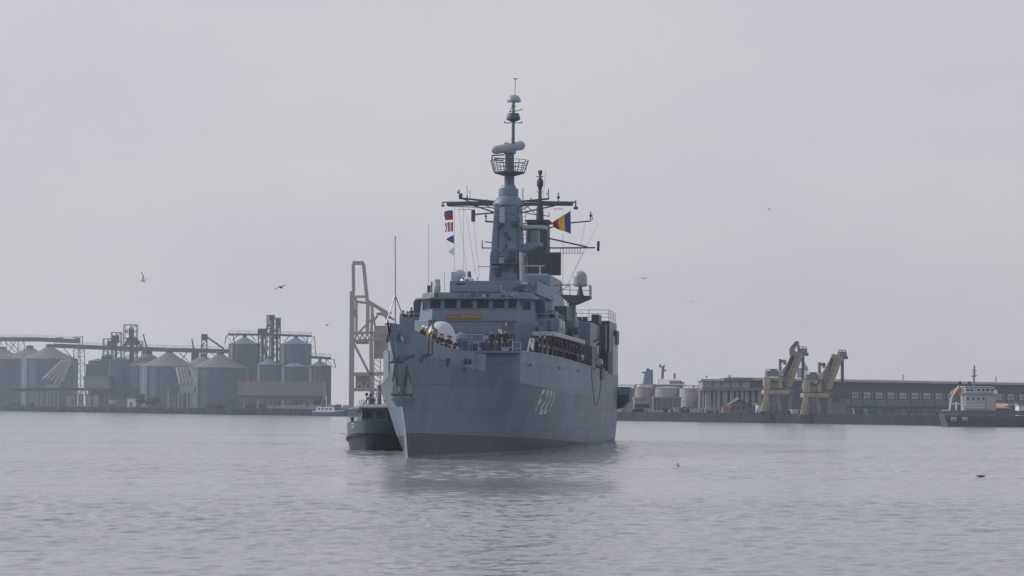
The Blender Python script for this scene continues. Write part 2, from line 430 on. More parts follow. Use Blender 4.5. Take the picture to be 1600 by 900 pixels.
    ln(mx4.outputs['Color'], b.inputs['Base Color'])
    # dished plates between the frames
    n5 = N('ShaderNodeTexNoise'); n5.inputs['Scale'].default_value = .55; n5.inputs['Detail'].default_value = 2; ln(tcn.outputs['Object'], n5.inputs['Vector'])
    wv = N('ShaderNodeTexWave'); wv.bands_direction = 'Y'; wv.inputs['Scale'].default_value = .38; wv.inputs['Distortion'].default_value = .6; ln(tcn.outputs['Object'], wv.inputs['Vector'])
    bp = N('ShaderNodeBump'); bp.inputs['Strength'].default_value = .75; bp.inputs['Distance'].default_value = .06
    ln(mth('ADD', mth('ADD', n5.outputs['Fac'], mth('MULTIPLY', wv.outputs['Fac'], .07)), mth('MULTIPLY', br.outputs['Fac'], -.25)), bp.inputs['Height']); ln(bp.outputs['Normal'], b.inputs['Normal'])
    return m
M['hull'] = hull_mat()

# shell: waterlines from stem to transom on both sides
NV, NU = 22, 90
mb = MB()
grid = {}
for sd_ in (1, -1):
    for j in range(NV+1):
        v = j/NV
        for i in range(NU+1):
            u = (i/NU)**1.7
            zt = -2.5 + (8.45+2.5)*v
            s0 = smooth(STEM, zt)
            s = s0 + (SEND - s0)*u
            z = -2.5 + (lerp(ZD, s)+2.5)*v
            t = half(s, z) if i else .03
            grid[sd_, j, i] = len(mb.v); mb.v.append((sd_*t*(1 if sd_ > 0 else stb(s)), s, z))
for sd_ in (1, -1):
    for j in range(NV):
        for i in range(NU):
            q = (grid[sd_,j,i], grid[sd_,j,i+1], grid[sd_,j+1,i+1], grid[sd_,j+1,i])
            mb.f.append(q if sd_ == 1 else q[::-1]); mb.m.append(0)
for j in range(NV):                           # stem bar and transom
    mb.f.append((grid[1,j,0], grid[1,j+1,0], grid[-1,j+1,0], grid[-1,j,0])); mb.m.append(0)
    mb.f.append((grid[1,j,NU], grid[1,j+1,NU], grid[-1,j+1,NU], grid[-1,j,NU])); mb.m.append(0)
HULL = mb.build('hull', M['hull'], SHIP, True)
# forecastle deck just under the sheer line
def FCZ(s): return lerp(ZD, s) + lerp([(-8,.28),(5,.28),(10,-.12)], s)
mb = MB()
ss = [-8 + i for i in range(0, 27)]
pv = []
for s in ss:
    z = FCZ(s); w = half(s, lerp(ZD, s)) - .06
    pv.append((-w*stb(s), s, z)); pv.append((w, s, z+0))
mb.add(pv, [(2*i, 2*i+1, 2*i+3, 2*i+2) for i in range(len(ss)-1)])
mb.build('deck', M['deck'], SHIP)
# bulwark round the bow
mb = MB()
for sd_ in (1, -1):
    rows = []
    sl_ = [-8.25, -7.6, -6.5, -5, -3.5, -2, 0, 2, 4, 6, 8, 10.2]
    for s in sl_:
        z0 = lerp(ZD, s) - .02; z1 = lerp(ZT, s) if sd_ > 0 else lerp([(-8.4,9.3),(2,9.2),(10.2,8.7)], s)
        w0 = half(s, lerp(ZD, s)) if s > -8.2 else .05
        w0 *= 1 if sd_ > 0 else stb(s)
        w1 = w0 + .30*max(0, min(1, (4-s)/10)) * (1 if s > -8.2 else .2) + .03
        sx = -.16 if s < -8 else 0
        rows.append([(sd_*w0, s, z0), (sd_*w1, s+sx, z1), (sd_*max(.01, w1-.12), s+sx+.1, z1), (sd_*max(.01, w0-.12), s+.1, z0-.1)])
    o = len(mb.v)
    for r in rows: mb.v += r
    for i in range(len(rows)-1):
        for k in range(4):
            a = o+4*i+k; b = o+4*i+(k+1) % 4
            mb.f.append((a, b, b+4, a+4)); mb.m.append(0)
    e = o + 4*(len(rows)-1); mb.f.append((e, e+1, e+2, e+3)); mb.m.append(0)
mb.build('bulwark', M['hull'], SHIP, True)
# raised side plating, level with the hull, from the break aft
mb = MB()
sl_ = [17 + (SEND-17)*i/40 for i in range(41)]
rows = []
for s in sl_:
    z0 = lerp(ZD, s) - .05; z1 = lerp(ZU, s); w = half(s, lerp(ZD, s)) + .015
    wq = w*stb(s)*lerp([(17,.93),(32,1)], s); rows.append([(-wq, s, z0), (-wq-.02, s, z1), (w+.02, s, z1), (w, s, z0)])
for r in rows: mb.v += r
for i in range(len(rows)-1):
    for k in range(3):
        mb.f.append((4*i+k, 4*i+k+1, 4*i+k+5, 4*i+k+4)); mb.m.append(1 if k == 1 else 0)
mb.f.append((0,1,2,3)); mb.m.append(0); e = 160; mb.f.append((e,e+1,e+2,e+3)); mb.m.append(0)
mb.build('side_plating', [M['hull'], M['deck']], SHIP, False)
for sd_ in (1, -1):                           # rubbing strake and coaming edges
    mb = MB()
    for i in range(40):
        s, s2 = sl_[i], sl_[i+1]
        k1, k2 = (1, 1) if sd_ > 0 else (stb(s)*lerp([(17,.93),(32,1)], s), stb(s2)*lerp([(17,.93),(32,1)], s2))
        a = (sd_*(half(s, lerp(ZD, s))*k1+.03), s, lerp(ZU, s)+.03); b = (sd_*(half(s2, lerp(ZD, s2))*k2+.03), s2, lerp(ZU, s2)+.03)
        mb.beam(a, b, .10, .06)
    mb.build('deck_edge', M['navy_light'], SHIP)

# pennant number painted on the port bow
GL = {'F': [[(0,0),(0,1),(.95,1)], [(0,.52),(.75,.52)]],
      '2': [[(.02,.74),(.12,.93),(.35,1),(.65,1),(.88,.93),(.98,.76),(.9,.56),(.06,.14),(.02,0),(1,0)]],
      '1': [[(.2,.82),(.55,1),(.55,0)]]}
def glyph(mb, ch, s0, w, z0, h, th, off, shift=(0,0)):
    for pl in GL[ch]:
        pts = []
        for a, b in zip(pl, pl[1:]):
            for k in range(4): pts.append((a[0]+(b[0]-a[0])*k/4, a[1]+(b[1]-a[1])*k/4))
        pts.append(pl[-1])
        P = [Vector((s0+p[0]*w+shift[0], z0+p[1]*h+shift[1])) for p in pts]
        L_, R_ = [], []
        for i, p in enumerate(P):
            d = (P[min(i+1, len(P)-1)] - P[max(i-1, 0)]).normalized(); nn = Vector((-d.y, d.x))
            for lst, sg in ((L_, 1), (R_, -1)):
                q = p + nn*(sg*th/2); lst.append((half(q.x, q.y)+off, q.x, q.y))
        k = len(P)
        mb.add(L_ + R_, [(i, i+1, k+i+1, k+i) for i in range(k-1)])
M['digit'] = pmat('number_paint', (.55,.57,.61), .5, var=.12, scale=2)
M['digit_dark'] = pmat('number_shadow_paint', (.07,.075,.09), .5, var=.1, scale=2)
SPN = 25.6
for i, ch in enumerate('F221'):
    mb = MB(); glyph(mb, ch, SPN+i*1.85, 1.2, 3.3, 1.65, .40, .022); d_ = mb.build('number', M['digit'], HULL)
    mb = MB(); glyph(mb, ch, SPN+i*1.85, 1.2, 3.3, 1.65, .40, .014, (.24, -.10)); mb.build('number_shadow', M['digit_dark'], HULL)

# ------------------------------------------------------------------ frigate: upper works (port, aft, up)
def tz(px, py, s):
    p = SL(px, py, s); return p.x, p.z
def window(parent, c, right, up, w, h, nrm, name='window', frame=M['navy']):
    """glass pane in a raised frame; c centre on the wall, nrm outward"""
    c, right, up, nrm = Vector(c), Vector(right).normalized(), Vector(up).normalized(), Vector(nrm).normalized()
    def slab(mb, a, b, c0, d, e0, e1):
        P = lambda u, v, k: c + right*u + up*v + nrm*k
        mb.hexa([P(a,c0,e0),P(b,c0,e0),P(b,c0,e1),P(a,c0,e1),P(a,d,e0),P(b,d,e0),P(b,d,e1),P(a,d,e1)])
    f = MB(); k = .07
    slab(f, -w/2-k, w/2+k, h/2, h/2+k, -.02, .07); slab(f, -w/2-k, w/2+k, -h/2-k, -h/2, -.02, .07)
    slab(f, -w/2-k, -w/2, -h/2, h/2, -.02, .068); slab(f, w/2, w/2+k, -h/2, h/2, -.02, .068)
    fo = f.build(name, frame, parent)
    g = MB(); slab(g, -w/2, w/2, -h/2, h/2, -.02, .015); g.build('pane', M['glass'], fo)
    return fo

# deckhouse below the bridge
def block(name, pts, z0, z1, mat, parent=SHIP, top=None, bevel=.04):
    """vertical-walled block over a plan outline of (port, aft) points; top = optional outline at z1"""
    n_ = len(pts); top = top or pts
    mb = MB()
    mb.add([(p[0], p[1], z0) for p in pts] + [(p[0], p[1], z1) for p in top],
           [tuple(range(n_))[::-1], tuple(range(n_, 2*n_))] + [(i, (i+1) % n_, n_+(i+1) % n_, n_+i) for i in range(n_)])
    return mb.build(name, mat, parent, bevel=bevel)
HOUSE = block('deckhouse', [(-5.2,34),(-3.75,32.2),(3.75,32.2),(5.2,34),(5.5,38),(5.5,56),(-5.5,56),(-5.5,38)], 5.2, 10.95, M['navy'])
BRIDGE = block('bridge', [(-5.0,35),(-3.6,33),(3.6,33),(5.0,35),(5.0,43),(-5.0,43)], 10.9, 13.35, M['navy'],
               top=[(-4.75,35.3),(-3.5,33.5),(3.5,33.5),(4.75,35.3),(4.75,43),(-4.75,43)])
tb = MB(); tb.prism([(-5.15,34.9),(-3.7,32.85),(3.7,32.85),(5.15,34.9),(5.15,36),(-5.15,36)], 'z', 12.78, 12.9); tb.build('window_hood', M['navy'], BRIDGE)
bs = lambda z: 33 + .5*(z-10.9)/2.45
for a, b in ((672.5,688.5),(694.5,713.5),(720,738.5),(745,764),(770,788),(794,807)):
    t0, z0 = tz(a, 482, 33.2); t1, z1 = tz(b, 469, 33.2); zc = (z0+z1)/2
    wd = window(BRIDGE, ((t0+t1)/2, bs(zc), zc), (1,0,0), (0,.2,1), t1-t0, z1-z0, (0,-1,.2))
    wp = MB(); wp.cyl(((t0+t1)/2, bs(zc)-.1, z1+.14), ((t0+t1)/2+.22, bs(zc)-.1, zc-.1), .022, n=4); wp.box((t0+t1)/2-.1,(t0+t1)/2+.1,bs(zc)-.22,bs(zc)-.02,z1+.08,z1+.26); wp.build('wiper', M['navy_dark'], wd)
for sg in (-1, 1):
    window(BRIDGE, (sg*4.27, 34.25, 12.25), (1, sg*1.38, 0), (0,0,1), .95, .72, (sg*1.38,-1,0))
    for k in range(3): window(BRIDGE, (sg*4.88, 36.6+2*k, 12.25), (0,1,0), (0,0,1), 1.2, .7, (sg,0,.05))
UP2 = block('upper_bridge', [(-2.55,36.2),(5.0,36.2),(5.0,50),(-2.55,50)], 13.3, 14.45, M['navy'])
mb = MB(); mb.prism([(-2.0,33.4),(2.2,33.4),(1.1,36.3),(-.9,36.3)], 'z', 13.35, 13.9); mb.build('director_base', M['navy'], SHIP, bevel=.05)
# name board with raised letters
ta, za = tz(696.5, 499, 32.1); tb_, zb = tz(751.5, 491, 32.1)
M['board'] = pmat('varnished_board', (.13,.07,.045), .4, var=.15, scale=3)
M['gold'] = pmat('gold_letter_paint', (.55,.36,.13), .4, metal=.3, var=.1, scale=3)
mb = MB(); mb.box(ta, tb_, 32.06, 32.16, za, zb)
BRD = mb.build('name_board', M['board'], HOUSE)
tx = bpy.data.curves.new('name_lettering', 'FONT'); tx.body = 'REGELE FERDINAND'; tx.size = .42; tx.extrude = .015; tx.align_x, tx.align_y = 'CENTER', 'CENTER'
to = bpy.data.objects.new('name_lettering', tx); C.objects.link(to); to.parent = BRD
tx.materials.append(M['gold']); to.location = ((ta+tb_)/2, 32.04, (za+zb)/2); to.rotation_euler = (R(90), 0, 0)
bpy.context.view_layer.update()
tm = bpy.data.meshes.new_from_object(to.evaluated_get(bpy.context.evaluated_depsgraph_get()))
to2 = bpy.data.objects.new('lettering', tm); C.objects.link(to2); to2.parent = BRD; to2.location = to.location; to2.rotation_euler = to.rotation_euler
to2.scale.x = (tb_-ta)*.95/to.dimensions.x; to2['kind'] = 'stuff'
bpy.data.objects.remove(to)
# doors, vents and lockers on the deckhouse front
def locker(t0, t1, s0, s1, z0, z1, mat=None, name='locker'):
    mb = MB(); mb.box(t0, t1, s0, s1, z0, z1); return mb.build(name, mat or M['navy'], SHIP, bevel=.05)
def door(c, nrm, w=.75, h=1.75):
    c = Vector(c); nrm = Vector(nrm); rt = Vector((0,0,1)).cross(nrm)
    mb = MB()
    P = lambda u, v, k: c + rt*u + Vector((0,0,v)) + nrm*k
    mb.hexa([P(-w/2,0,-.02),P(w/2,0,-.02),P(w/2,0,.06),P(-w/2,0,.06),P(-w/2,h,-.02),P(w/2,h,-.02),P(w/2,h,.06),P(-w/2,h,.06)])
    d = mb.build('door', M['navy_dark'], HOUSE, bevel=.06)
    hb = MB(); hb.cyl(P(-w*.3,h*.4,.1), P(-w*.3,h*.62,.1), .03, n=5); hb.build('handle', M['steel'], d)
door((-2.6,32.2,7.7),(0,-1,0)); door((3.2,32.2,8.05),(0,-1,0))
for t, z in ((-1.2,9.3),(.6,9.0),(2.0,9.35)):
    mb = MB(); mb.box(t-.35,t+.35,32.0,32.25,z-.2,z+.2); v_ = mb.build('vent_grille', M['navy_dark'], HOUSE, bevel=.03)
    for k in range(3):
        mb = MB(); mb.box(t-.32,t+.32,31.96,32.05,z-.15+k*.13,z-.10+k*.13); mb.build('slat', M['navy'], v_)
# lattice of pipes and rails in front of the deckhouse
mb = MB()
for z in (8.5, 9.1, 9.7): mb.cyl((-1.9,31.2,z),(1.1,31.2,z),.035,n=5)
for t in (-1.9,-.9,.1,1.1): mb.cyl((t,31.2,7.7),(t,31.2,9.7),.04,n=5)
mb.build('pipe_rack', M['navy_light'], SHIP)
locker(-.9,.9,24,26.2,7.9,9.3); locker(1.6,2.6,26,28,7.9,9.0, M['navy_dark']); locker(-4.4,-2.2,25,28,7.9,9.4)
for k, t in enumerate((-3.4,-1.4)):           # missile canisters lying across the deck
    for j in range(2):
        mb = MB(); c0 = Vector((t+j*.9, 20.2+k*.8, 8.5)); c1 = c0 + Vector((.5,4.6,.9))
        mb.cyl(c0, c1, .36, n=10); mb.cyl(c0-Vector((0,.04,0)), c0+(c1-c0)*.06, .42, n=10)
        mb.build('missile_canister', M['navy'], SHIP, True)
# white-framed stand beside the break of the deck
mb = MB()
for a, b in (((824,549),(827.5,529)),((832,548),(827.5,529)),((825.5,541),(830.8,540)),((832,548),(833,529)),((828,529),(833,529))):
    p, q = SL(*a, 22.5), SL(*b, 22.5); mb.beam(p, q, .07); mb.beam(p+Vector((0,.5,0)), q+Vector((0,.5,0)), .07)
mb.build('stand_frame', M['white'], SHIP)
mb = MB(); p = SL(782.5,546,21); mb.cyl(p, SL(783.3,516,21), .05, n=6); mb.build('deck_post', M['white'], SHIP)
mb = MB(); p = SL(797,547,21.5); mb.beam(SL(784,545,21), SL(794,547,21), .09, .3); mb.build('deck_trough', M['navy_light'], SHIP)

# gun on the forecastle: a ballistic dome with barrel slot
gc = SL(689, 540, 14.5); gz = 6.2
mb = MB(); mb.lathe((gc.x, 14.5, gz-.3), [(1.5,0),(1.5,.9),(1.42,1.0)], 26)
GUN = mb.build('gun_mount', M['navy_light'], SHIP, True)
zt = SL(689, 502, 14.5).z
hh = zt - gz - .7
prof = [(1.42*math.cos(a)**.75 if a < 1.55 else .02, hh*math.sin(a)) for a in [i*math.pi/2/12 for i in range(13)]]
mb = MB(); mb.lathe((gc.x, 14.5, gz+.7), prof, 28); mb.build('gun_dome', M['gun'], GUN, True)
mb = MB(); mb.prism([(13.0,gz+1.35),(12.85,gz+2.3),(13.4,gz+3.25),(14.2,zt-.08),(14.6,zt-.2),(14.6,gz+1.3)], 'x', gc.x-.62, gc.x-.14); mb.build('barrel_slot', M['navy_dark'], GUN)
mb = MB(); b0 = Vector((gc.x-.38, 13.2, gz+2.3)); b1 = b0 + Vector((-.5,-3.2,.35)); mb.cyl(b0, b1, .12, .075, 12); mb.cyl(b1-(b1-b0).normalized()*.35, b1, .105, .105, 12)
mb.build('barrel', M['navy'], GUN, True)
# breakwater and bollards on the forecastle
mb = MB()
for sg in (1, -1): mb.hexa([(0,3.5,7.0),(sg*2.0,5.2,6.9),(sg*2.0,5.3,6.9),(0,3.6,7.0),(0,3.3,7.75),(sg*2.0,5.0,7.55),(sg*2.0,5.1,7.55),(0,3.4,7.75)])
mb.build('breakwater', M['navy'], SHIP)
for t, s in ((1,-3.2),(-1,-3.2),(1,3.2),(-1,3.2),(1,13),(-1,13)):
    z = FCZ(s); t *= (half(s, lerp(ZD, s)) - .75)*stb(s); mb = MB()
    for k in (-.3,.3): mb.lathe((t, s+k, z), [(.14,0),(.14,.5),(.19,.52),(.19,.6)], 10)
    mb.box(t-.2,t+.2,s-.55,s+.55,z,z+.06); mb.build('bollard', M['navy_dark'], SHIP)
mb = MB(); mb.lathe((0,-.2,lerp(ZD,-.2)-.14), [(.5,0),(.5,.25),(.32,.35),(.3,.75),(.42,.82),(.42,.9)], 16); mb.build('capstan', M['navy_dark'], SHIP, True)
# jackstaff on its tripod
jt = SL(617.5, 372, -5.6); jb = SL(618, 505, -5.6); ja = SL(617.6, 461, -5.6)
mb = MB(); mb.cyl((jb.x,-5.6,lerp(ZD,-5.6)), jt, .055, .035, 8); mb.lathe((jt.x,jt.y,jt.z), [(.03,0),(.07,.05),(.02,.12)], 8); JS = mb.build('jackstaff', M['steel'], SHIP)
for p in ((602.5,508,-6.3),(631.5,500,-4.4)):
    mb = MB(); mb.cyl(SL(*p), ja, .04, n=6); mb.build('stay_leg', M['steel'], JS)
# fairleads and eye on the bow
for sg in (1, -1):
    p = Vector((sg*(half(-6.1,8.0)+.17), -6.3, 8.35))
    mb = MB()
    for k in range(10):
        a, b = 2*math.pi*k/10, 2*math.pi*(k+1)/10
        mb.cyl(p+Vector((0,.42*math.cos(a),.25*math.sin(a))), p+Vector((0,.42*math.cos(b),.25*math.sin(b))), .07, n=6)
    mb.build('fairlead', M['navy'], SHIP, True)
    mb = MB(); mb.cyl(p+Vector((.02*sg,-.28,.05)), p+Vector((.05*sg,.22,-.16)), .085, n=8); mb.build('fairlead_roller', M['white'], SHIP, True)
# anchor housed on the stem above its bolster
zb = SL(623, 621.5, -2.8).z
sb = smooth(STEM, zb)
mb = MB()
prof = []
for k in range(17):
    a = math.pi*(k/16) ; prof.append((.98*math.cos(a), sb+.55-1.15*math.sin(a)**.8))
mb.prism(prof, 'z', zb-.02, zb+.13)
for k in range(16):
    (x0,y0),(x1,y1) = prof[k], prof[k+1]
    mb.add([(x0,y0,zb),(x1,y1,zb),(x1*.62,sb+.55+(y1-sb-.55)*.55,zb-.62),(x0*.62,sb+.55+(y0-sb-.55)*.55,zb-.62)], [(0,1,2,3)])
mb.build('anchor_bolster', M['navy'], SHIP, True)
zs = zb+.15; ANC = None
mb = MB()
sh0 = Vector((0, sb-.35, zs)); sh1 = Vector((0, smooth(STEM, zs+2.4)-.2, zs+2.4))
mb.beam(sh0, sh1, .2, .26); ANC = mb.build('anchor', M['anchor'], SHIP, bevel=.03)
for sg in (1, -1):
    mb = MB()
    b = Vector((sg*.46, sb-.42, zs+.05))
    mb.hexa([b+Vector((-.30,-.1,0)), b+Vector((.26,-.1,0)), b+Vector((.26,.14,0)), b+Vector((-.30,.14,0)),
             b+Vector((-.05,-.55,1.3)), b+Vector((.05,-.55,1.3)), b+Vector((.05,-.45,1.3)), b+Vector((-.05,-.45,1.3))])
    mb.build('fluke', M['steel'], ANC, bevel=.03)
    mb = MB()
    b = Vector((sg*.40, sb-.8, zs+.95))
    mb.add([b+Vector((0,.35,-.95)), b+Vector((-.26,0,.1)), b+Vector((.26,0,.1)), b+Vector((0,.5,.1)), b+Vector((.02*sg,-.6,1.2)), b+Vector((.08*sg,-.5,1.2))],
           [(0,1,2),(0,2,3),(0,3,1),(1,4,2),(2,4,5),(2,5,3),(3,5,4),(3,4,1)])
    mb.build('fluke_arm', M['anchor'], ANC)
mb = MB(); mb.cyl((-.75, sb-.4, zs+.12), (.75, sb-.4, zs+.12), .16, n=10); mb.build('crown', M['anchor'], ANC, True)
mb = MB(); mb.cyl(sh1+Vector((0,.3,-.1)), sh1+Vector((1.0,1.6,.35)), .12, n=8); mb.lathe((sh1.x, sh1.y+.25, sh1.z-.2), [(.5,0),(.55,.12),(.3,.5)], 14); mb.build('hawse_lip', M['navy_dark'], SHIP, True)

# bridge wings and the platform over the port side deck
for sg in (1, -1):
    mb = MB(); mb.box(min(sg*4.95,sg*6.8), max(sg*4.95,sg*6.8), 36, 41, 10.0, 10.2); WG = mb.build('bridge_wing', M['navy'], SHIP)
    mb = MB(); mb.box(min(sg*4.95,sg*6.8), max(sg*4.95,sg*6.8), 35.95, 36.05, 9.6, 11.3); mb.box(sg*6.8-.05, sg*6.8+.05, 36.05, 41, 9.6, 11.3); mb.build('wing_bulwark', M['navy'], WG)
    mb = MB(); mb.rail([(sg*4.95,36,11.3),(sg*6.8,36,11.3),(sg*6.8,41,11.3)], .35, 1); mb.build('wing_rail', M['navy_light'], WG)
    mb = MB(); mb.box(sg*5.25-.42, sg*5.25+.42, 36.1, 37.0, 10.2, 12.75); mb.lathe((sg*5.25,36.55,12.75), [(.42,0),(.36,.15),(.1,.25)], 12); mb.build('wing_shelter', M['navy_dark'], WG, bevel=.08)
    mb = MB(); mb.prism([(sg*4.95,8.6),(sg*6.7,9.9),(sg*6.7,9.99),(sg*4.95,9.99)], 'y', 38, 38.12); mb.build('wing_bracket', M['navy'], WG)
OV = block('side_platform', [(5.3,30.2),(7.0,30.2),(7.15,56),(5.3,56)], 9.55, 9.8, M['navy_dark'], bevel=0)  # underside shade put into the colour: the whole slab is dark
mb = MB(); mb.beam((7.06,30.15,9.78),(7.22,56,9.78),.1,.34); mb.beam((5.3,30.14,9.78),(7.06,30.14,9.78),.1,.34); mb.build('platform_fascia', M['navy_light'], OV)
mb = MB(); mb.box(1.5, 5.75, 16.3, 17.0, 7.86, 8.02); mb.build('deck_overhang', M['navy'], SHIP)
for k in range(6):
    s = 31+k*4.2; mb = MB(); mb.prism([(5.35,9.05),(7.0,9.55),(7.0,9.61),(5.35,9.61)], 'y', s, s+.08); mb.build('bracket', M['navy'], OV)
door((5.5,36.5,8.0),(1,0,0)); door((5.5,47,7.9),(1,0,0))
for s in (39.5,42,44.5,50,53): locker(5.35,5.72,s,s+.9,8.35,9.2, M['navy_light'] if int(s) % 2 else M['navy_dark'], 'wall_box')
mb = MB(); mb.prism([(6.15,5.2),(6.15,10.5),(5.4,10.5),(5.4,5.2)], 'y', 33.6, 35.2); mb.build('platform_support', M['navy'], SHIP)
mb = MB(); a = tz(853,500,31); b = tz(861.5,516.5,31); mb.box(a[0],b[0],31,32.4,b[1],a[1]); mb.build('searchlight_locker', M['navy_dark'], SHIP, bevel=.06)
# middle deckhouses, port to starboard, stepping aft
block('deckhouse', [(-5.6,56.1),(5.6,56.1),(5.6,88.8),(-5.6,88.8)], 7.1, 10.6, M['mastgrey'])
block('deckhouse', [(-4.6,52),(4.6,52),(4.6,72),(-4.6,72)], 10.5, 12.6, M['navy'])
for i, (a, b, c, d, s, dp, mt) in enumerate(((900,922,503,545,66,7,'navy'),(901,908,495,504,67,1.2,'navy_dark'),(910,917,495,504,68,1.2,'navy_dark'),(922,931,507,560,76,4,'navy_dark'),
        (924,936,491,506,80,3,'navy_dark'),(926,946,522,527,80,2,'navy_dark'),(866,885,478,500,50,4,'navy_dark'),(884,899,497,530,62,4,'navy'),(845,868,486,503,46,3,'navy'),(863,878,500,519,46,2.5,'navy_light'),
        (905,925,540,578,62,4,'navy_dark'),(930,950,548,584,82,5,'mastblack'),(936,946,506,546,86,2,'navy_dark'))):
    t0, z1 = tz(a, c, s); t1, z0 = tz(b, d, s)
    locker(t0, t1, s, s+dp, z0, z1, M[mt], 'deck_locker')
# hangar
tA, zA = tz(943,501,89)
HG = block('hangar', [(-6.9,89),(6.85,89),(6.85,98.5),(-6.9,98.5)], 7.1, zA, M['navy'], bevel=.06)
mb = MB(); mb.box(-6.85, 6.8, 88.9, 88.98, 7.25, zA-.1); mb.build('hangar_front_shade', M['mastblack'], HG)  # near-black sheet carries the shade of the forward face in its colour
mb = MB(); mb.rail([(2.5,89.1,zA),(6.75,89.1,zA),(6.75,98,zA)], 1.15, 3, .028, 2.2); mb.rail([(-1,86,zA-.4),(3.6,86,zA-.4)], 1.2, 3, .028, 1.5); mb.build('hangar_rail', M['steel'], HG)
mb = MB(); mb.box(6.86,7.25,94,97,10.6,12.1); mb.build('wall_box', M['navy_dark'], HG, bevel=.05)
mb = MB(); mb.box(6.85,7.02,91.5,98.4,7.1,11.4); mb.build('hangar_side', M['navy_light'], HG)
# funnel
block('funnel', [(-2.2,73.5),(2.6,73.5),(2.6,88),(-2.2,88)], 10.5, 17.2, M['navy'], top=[(-1.4,74.5),(1.9,74.5),(1.9,87),(-1.4,87)], bevel=.25)
for k in range(3):
    mb = MB(); mb.box(-.9+k*.9,-.2+k*.9,74.0,74.5,14.8,16.2); mb.build('funnel_louvre', M['navy_dark'], SHIP)

# foremast tower
S1 = 57.0
MAST = empty_parent = None
a0, z0 = tz(766.5,445,S1); a1, _ = tz(819,445,S1); b0, z1 = tz(775,319,S1); b1, _ = tz(813.5,319,S1)
mb = MB(); zlow = 10.5; k = (zlow-z1)/(z0-z1)
mb.frus((b0+(a0-b0)*k, b1+(a1-b1)*k, S1-1.9, S1+2.0, zlow), (b0, b1, S1-1.25, S1+1.25, z1))
MAST = mb.build('foremast', M['navy'], SHIP, bevel=.12)
for (px, py, w, h, dz) in ((785,337,.5,1.5,.12),(781,352,.35,.5,.3),(803,350,.4,.5,.3),(795,372,.3,.3,.2),(789,415,.7,.35,.35),(800,400,.5,.9,.12),(778,425,.5,.7,.12)):
    p = SL(px, py, S1-1.5); mb = MB(); mb.box(p.x-w/2,p.x+w/2,S1-1.65-dz-.2*(22-p.z)/10,S1-1.2,p.z-h/2,p.z+h/2); mb.build('mast_box', M['navy_light'] if h > 1.2 else M['navy_dark'], MAST, bevel=.03)
mb = MB(); mb.cyl(SL(748,416.5,S1-2), SL(792,417,S1-2), .05, n=6); mb.build('cross_bar', M['navy_light'], MAST)
mb = MB()
for k in range(22):                           # climbing rungs up the front
    z = 13.5 + k*.42; mb.cyl((.3,S1-2.05+(z-10.5)*.055,z),(.7,S1-2.05+(z-10.5)*.055,z),.02,n=4)
mb.build('rungs', M['navy_light'], MAST)['kind'] = 'stuff'
zc = tz(795,318,S1)[1]; cx = tz(794.5,300,S1)[0]
w_ = lambda px: px/16.65
mb = MB(); mb.lathe((cx,S1,zc), [(1.5,-.25),(1.5,0),(1.05,.55),(.9,.68),(.9,.74),(.94,.75),(.94,1.35),(.75,1.42),(.62,1.75)], 24); mb.build('mast_collar', M['navy'], MAST, True)
zt0 = zc+1.6; ztop = tz(796,236,S1)[1]; cx2 = tz(796,260,S1)[0]
mb = MB(); mb.cyl((cx2,S1,zt0),(cx2,S1,ztop),.48,.42,14); mb.build('mast_column', M['mastgrey'], MAST, True)
# lookout basket
zf = tz(794,269.5,S1)[1]; zr = tz(794,251,S1)[1]; r0, r1 = w_(24), w_(30)
mb = MB(); mb.lathe((cx2,S1,zf-.1), [(.5,-.25),(r0,.02),(r0,.12)], 16); BK = mb.build('basket_floor', M['navy_dark'], MAST)
mb = MB()
for k in range(14):
    a, b = 2*math.pi*k/14, 2*math.pi*(k+1)/14
    P = lambda t, f: Vector((cx2+(r0+(r1-r0)*f)*math.cos(t), S1+(r0+(r1-r0)*f)*math.sin(t), zf+(zr-zf)*f))
    mb.cyl(P(a,0), P(a,1), .035, n=4)
    for f in (.35,.68,1): mb.cyl(P(a,f), P(b,f), .028, n=4)
mb.build('basket_rail', M['navy_dark'], BK)
# search radar: a long tilted drum antenna on its turntable
mb = MB(); c0 = SL(774.5,234.5,S1-.9); c1 = SL(813.5,227.5,S1+.6)
d = (c1-c0).normalized(); rr = .38
n_ = 14; a_ = d.cross(Vector((0,0,1))).normalized(); b_ = d.cross(a_)
prof = [(-.42,.02),(-.38,.17),(-.25,.30),(-.1,.37),(0,.40),((c1-c0).length,.44),((c1-c0).length+.14,.42),((c1-c0).length+.3,.33),((c1-c0).length+.42,.18),((c1-c0).length+.46,.02)]
vs = [c0+d*x+a_*(r*math.cos(2*math.pi*i/n_))*.8+b_*(r*math.sin(2*math.pi*i/n_)) for x, r in prof for i in range(n_)]
mb.add(vs, [(k*n_+i, k*n_+(i+1) % n_, (k+1)*n_+(i+1) % n_, (k+1)*n_+i) for k in range(len(prof)-1) for i in range(n_)])
RAD = mb.build('search_radar', M['dome'], MAST, True)
mb = MB(); mb.box(cx2-.55,cx2+.55,S1-.5,S1+.5,ztop-.25,ztop+.15); mb.cyl((cx2-.3,S1,ztop+.1),(cx2-.3,S1,ztop+.8),.22,n=10); mb.build('radar_turntable', M['navy'], RAD, bevel=.05)
mb = MB()
for a, b in (((769,243),(788,242)),((769,243),(769,250)),((769,250),(786,251)),((772,247),(788,248))): mb.beam(SL(*a,S1-.3), SL(*b,S1-.3), .11)
mb.build('radar_bracket', M['navy_dark'], MAST)
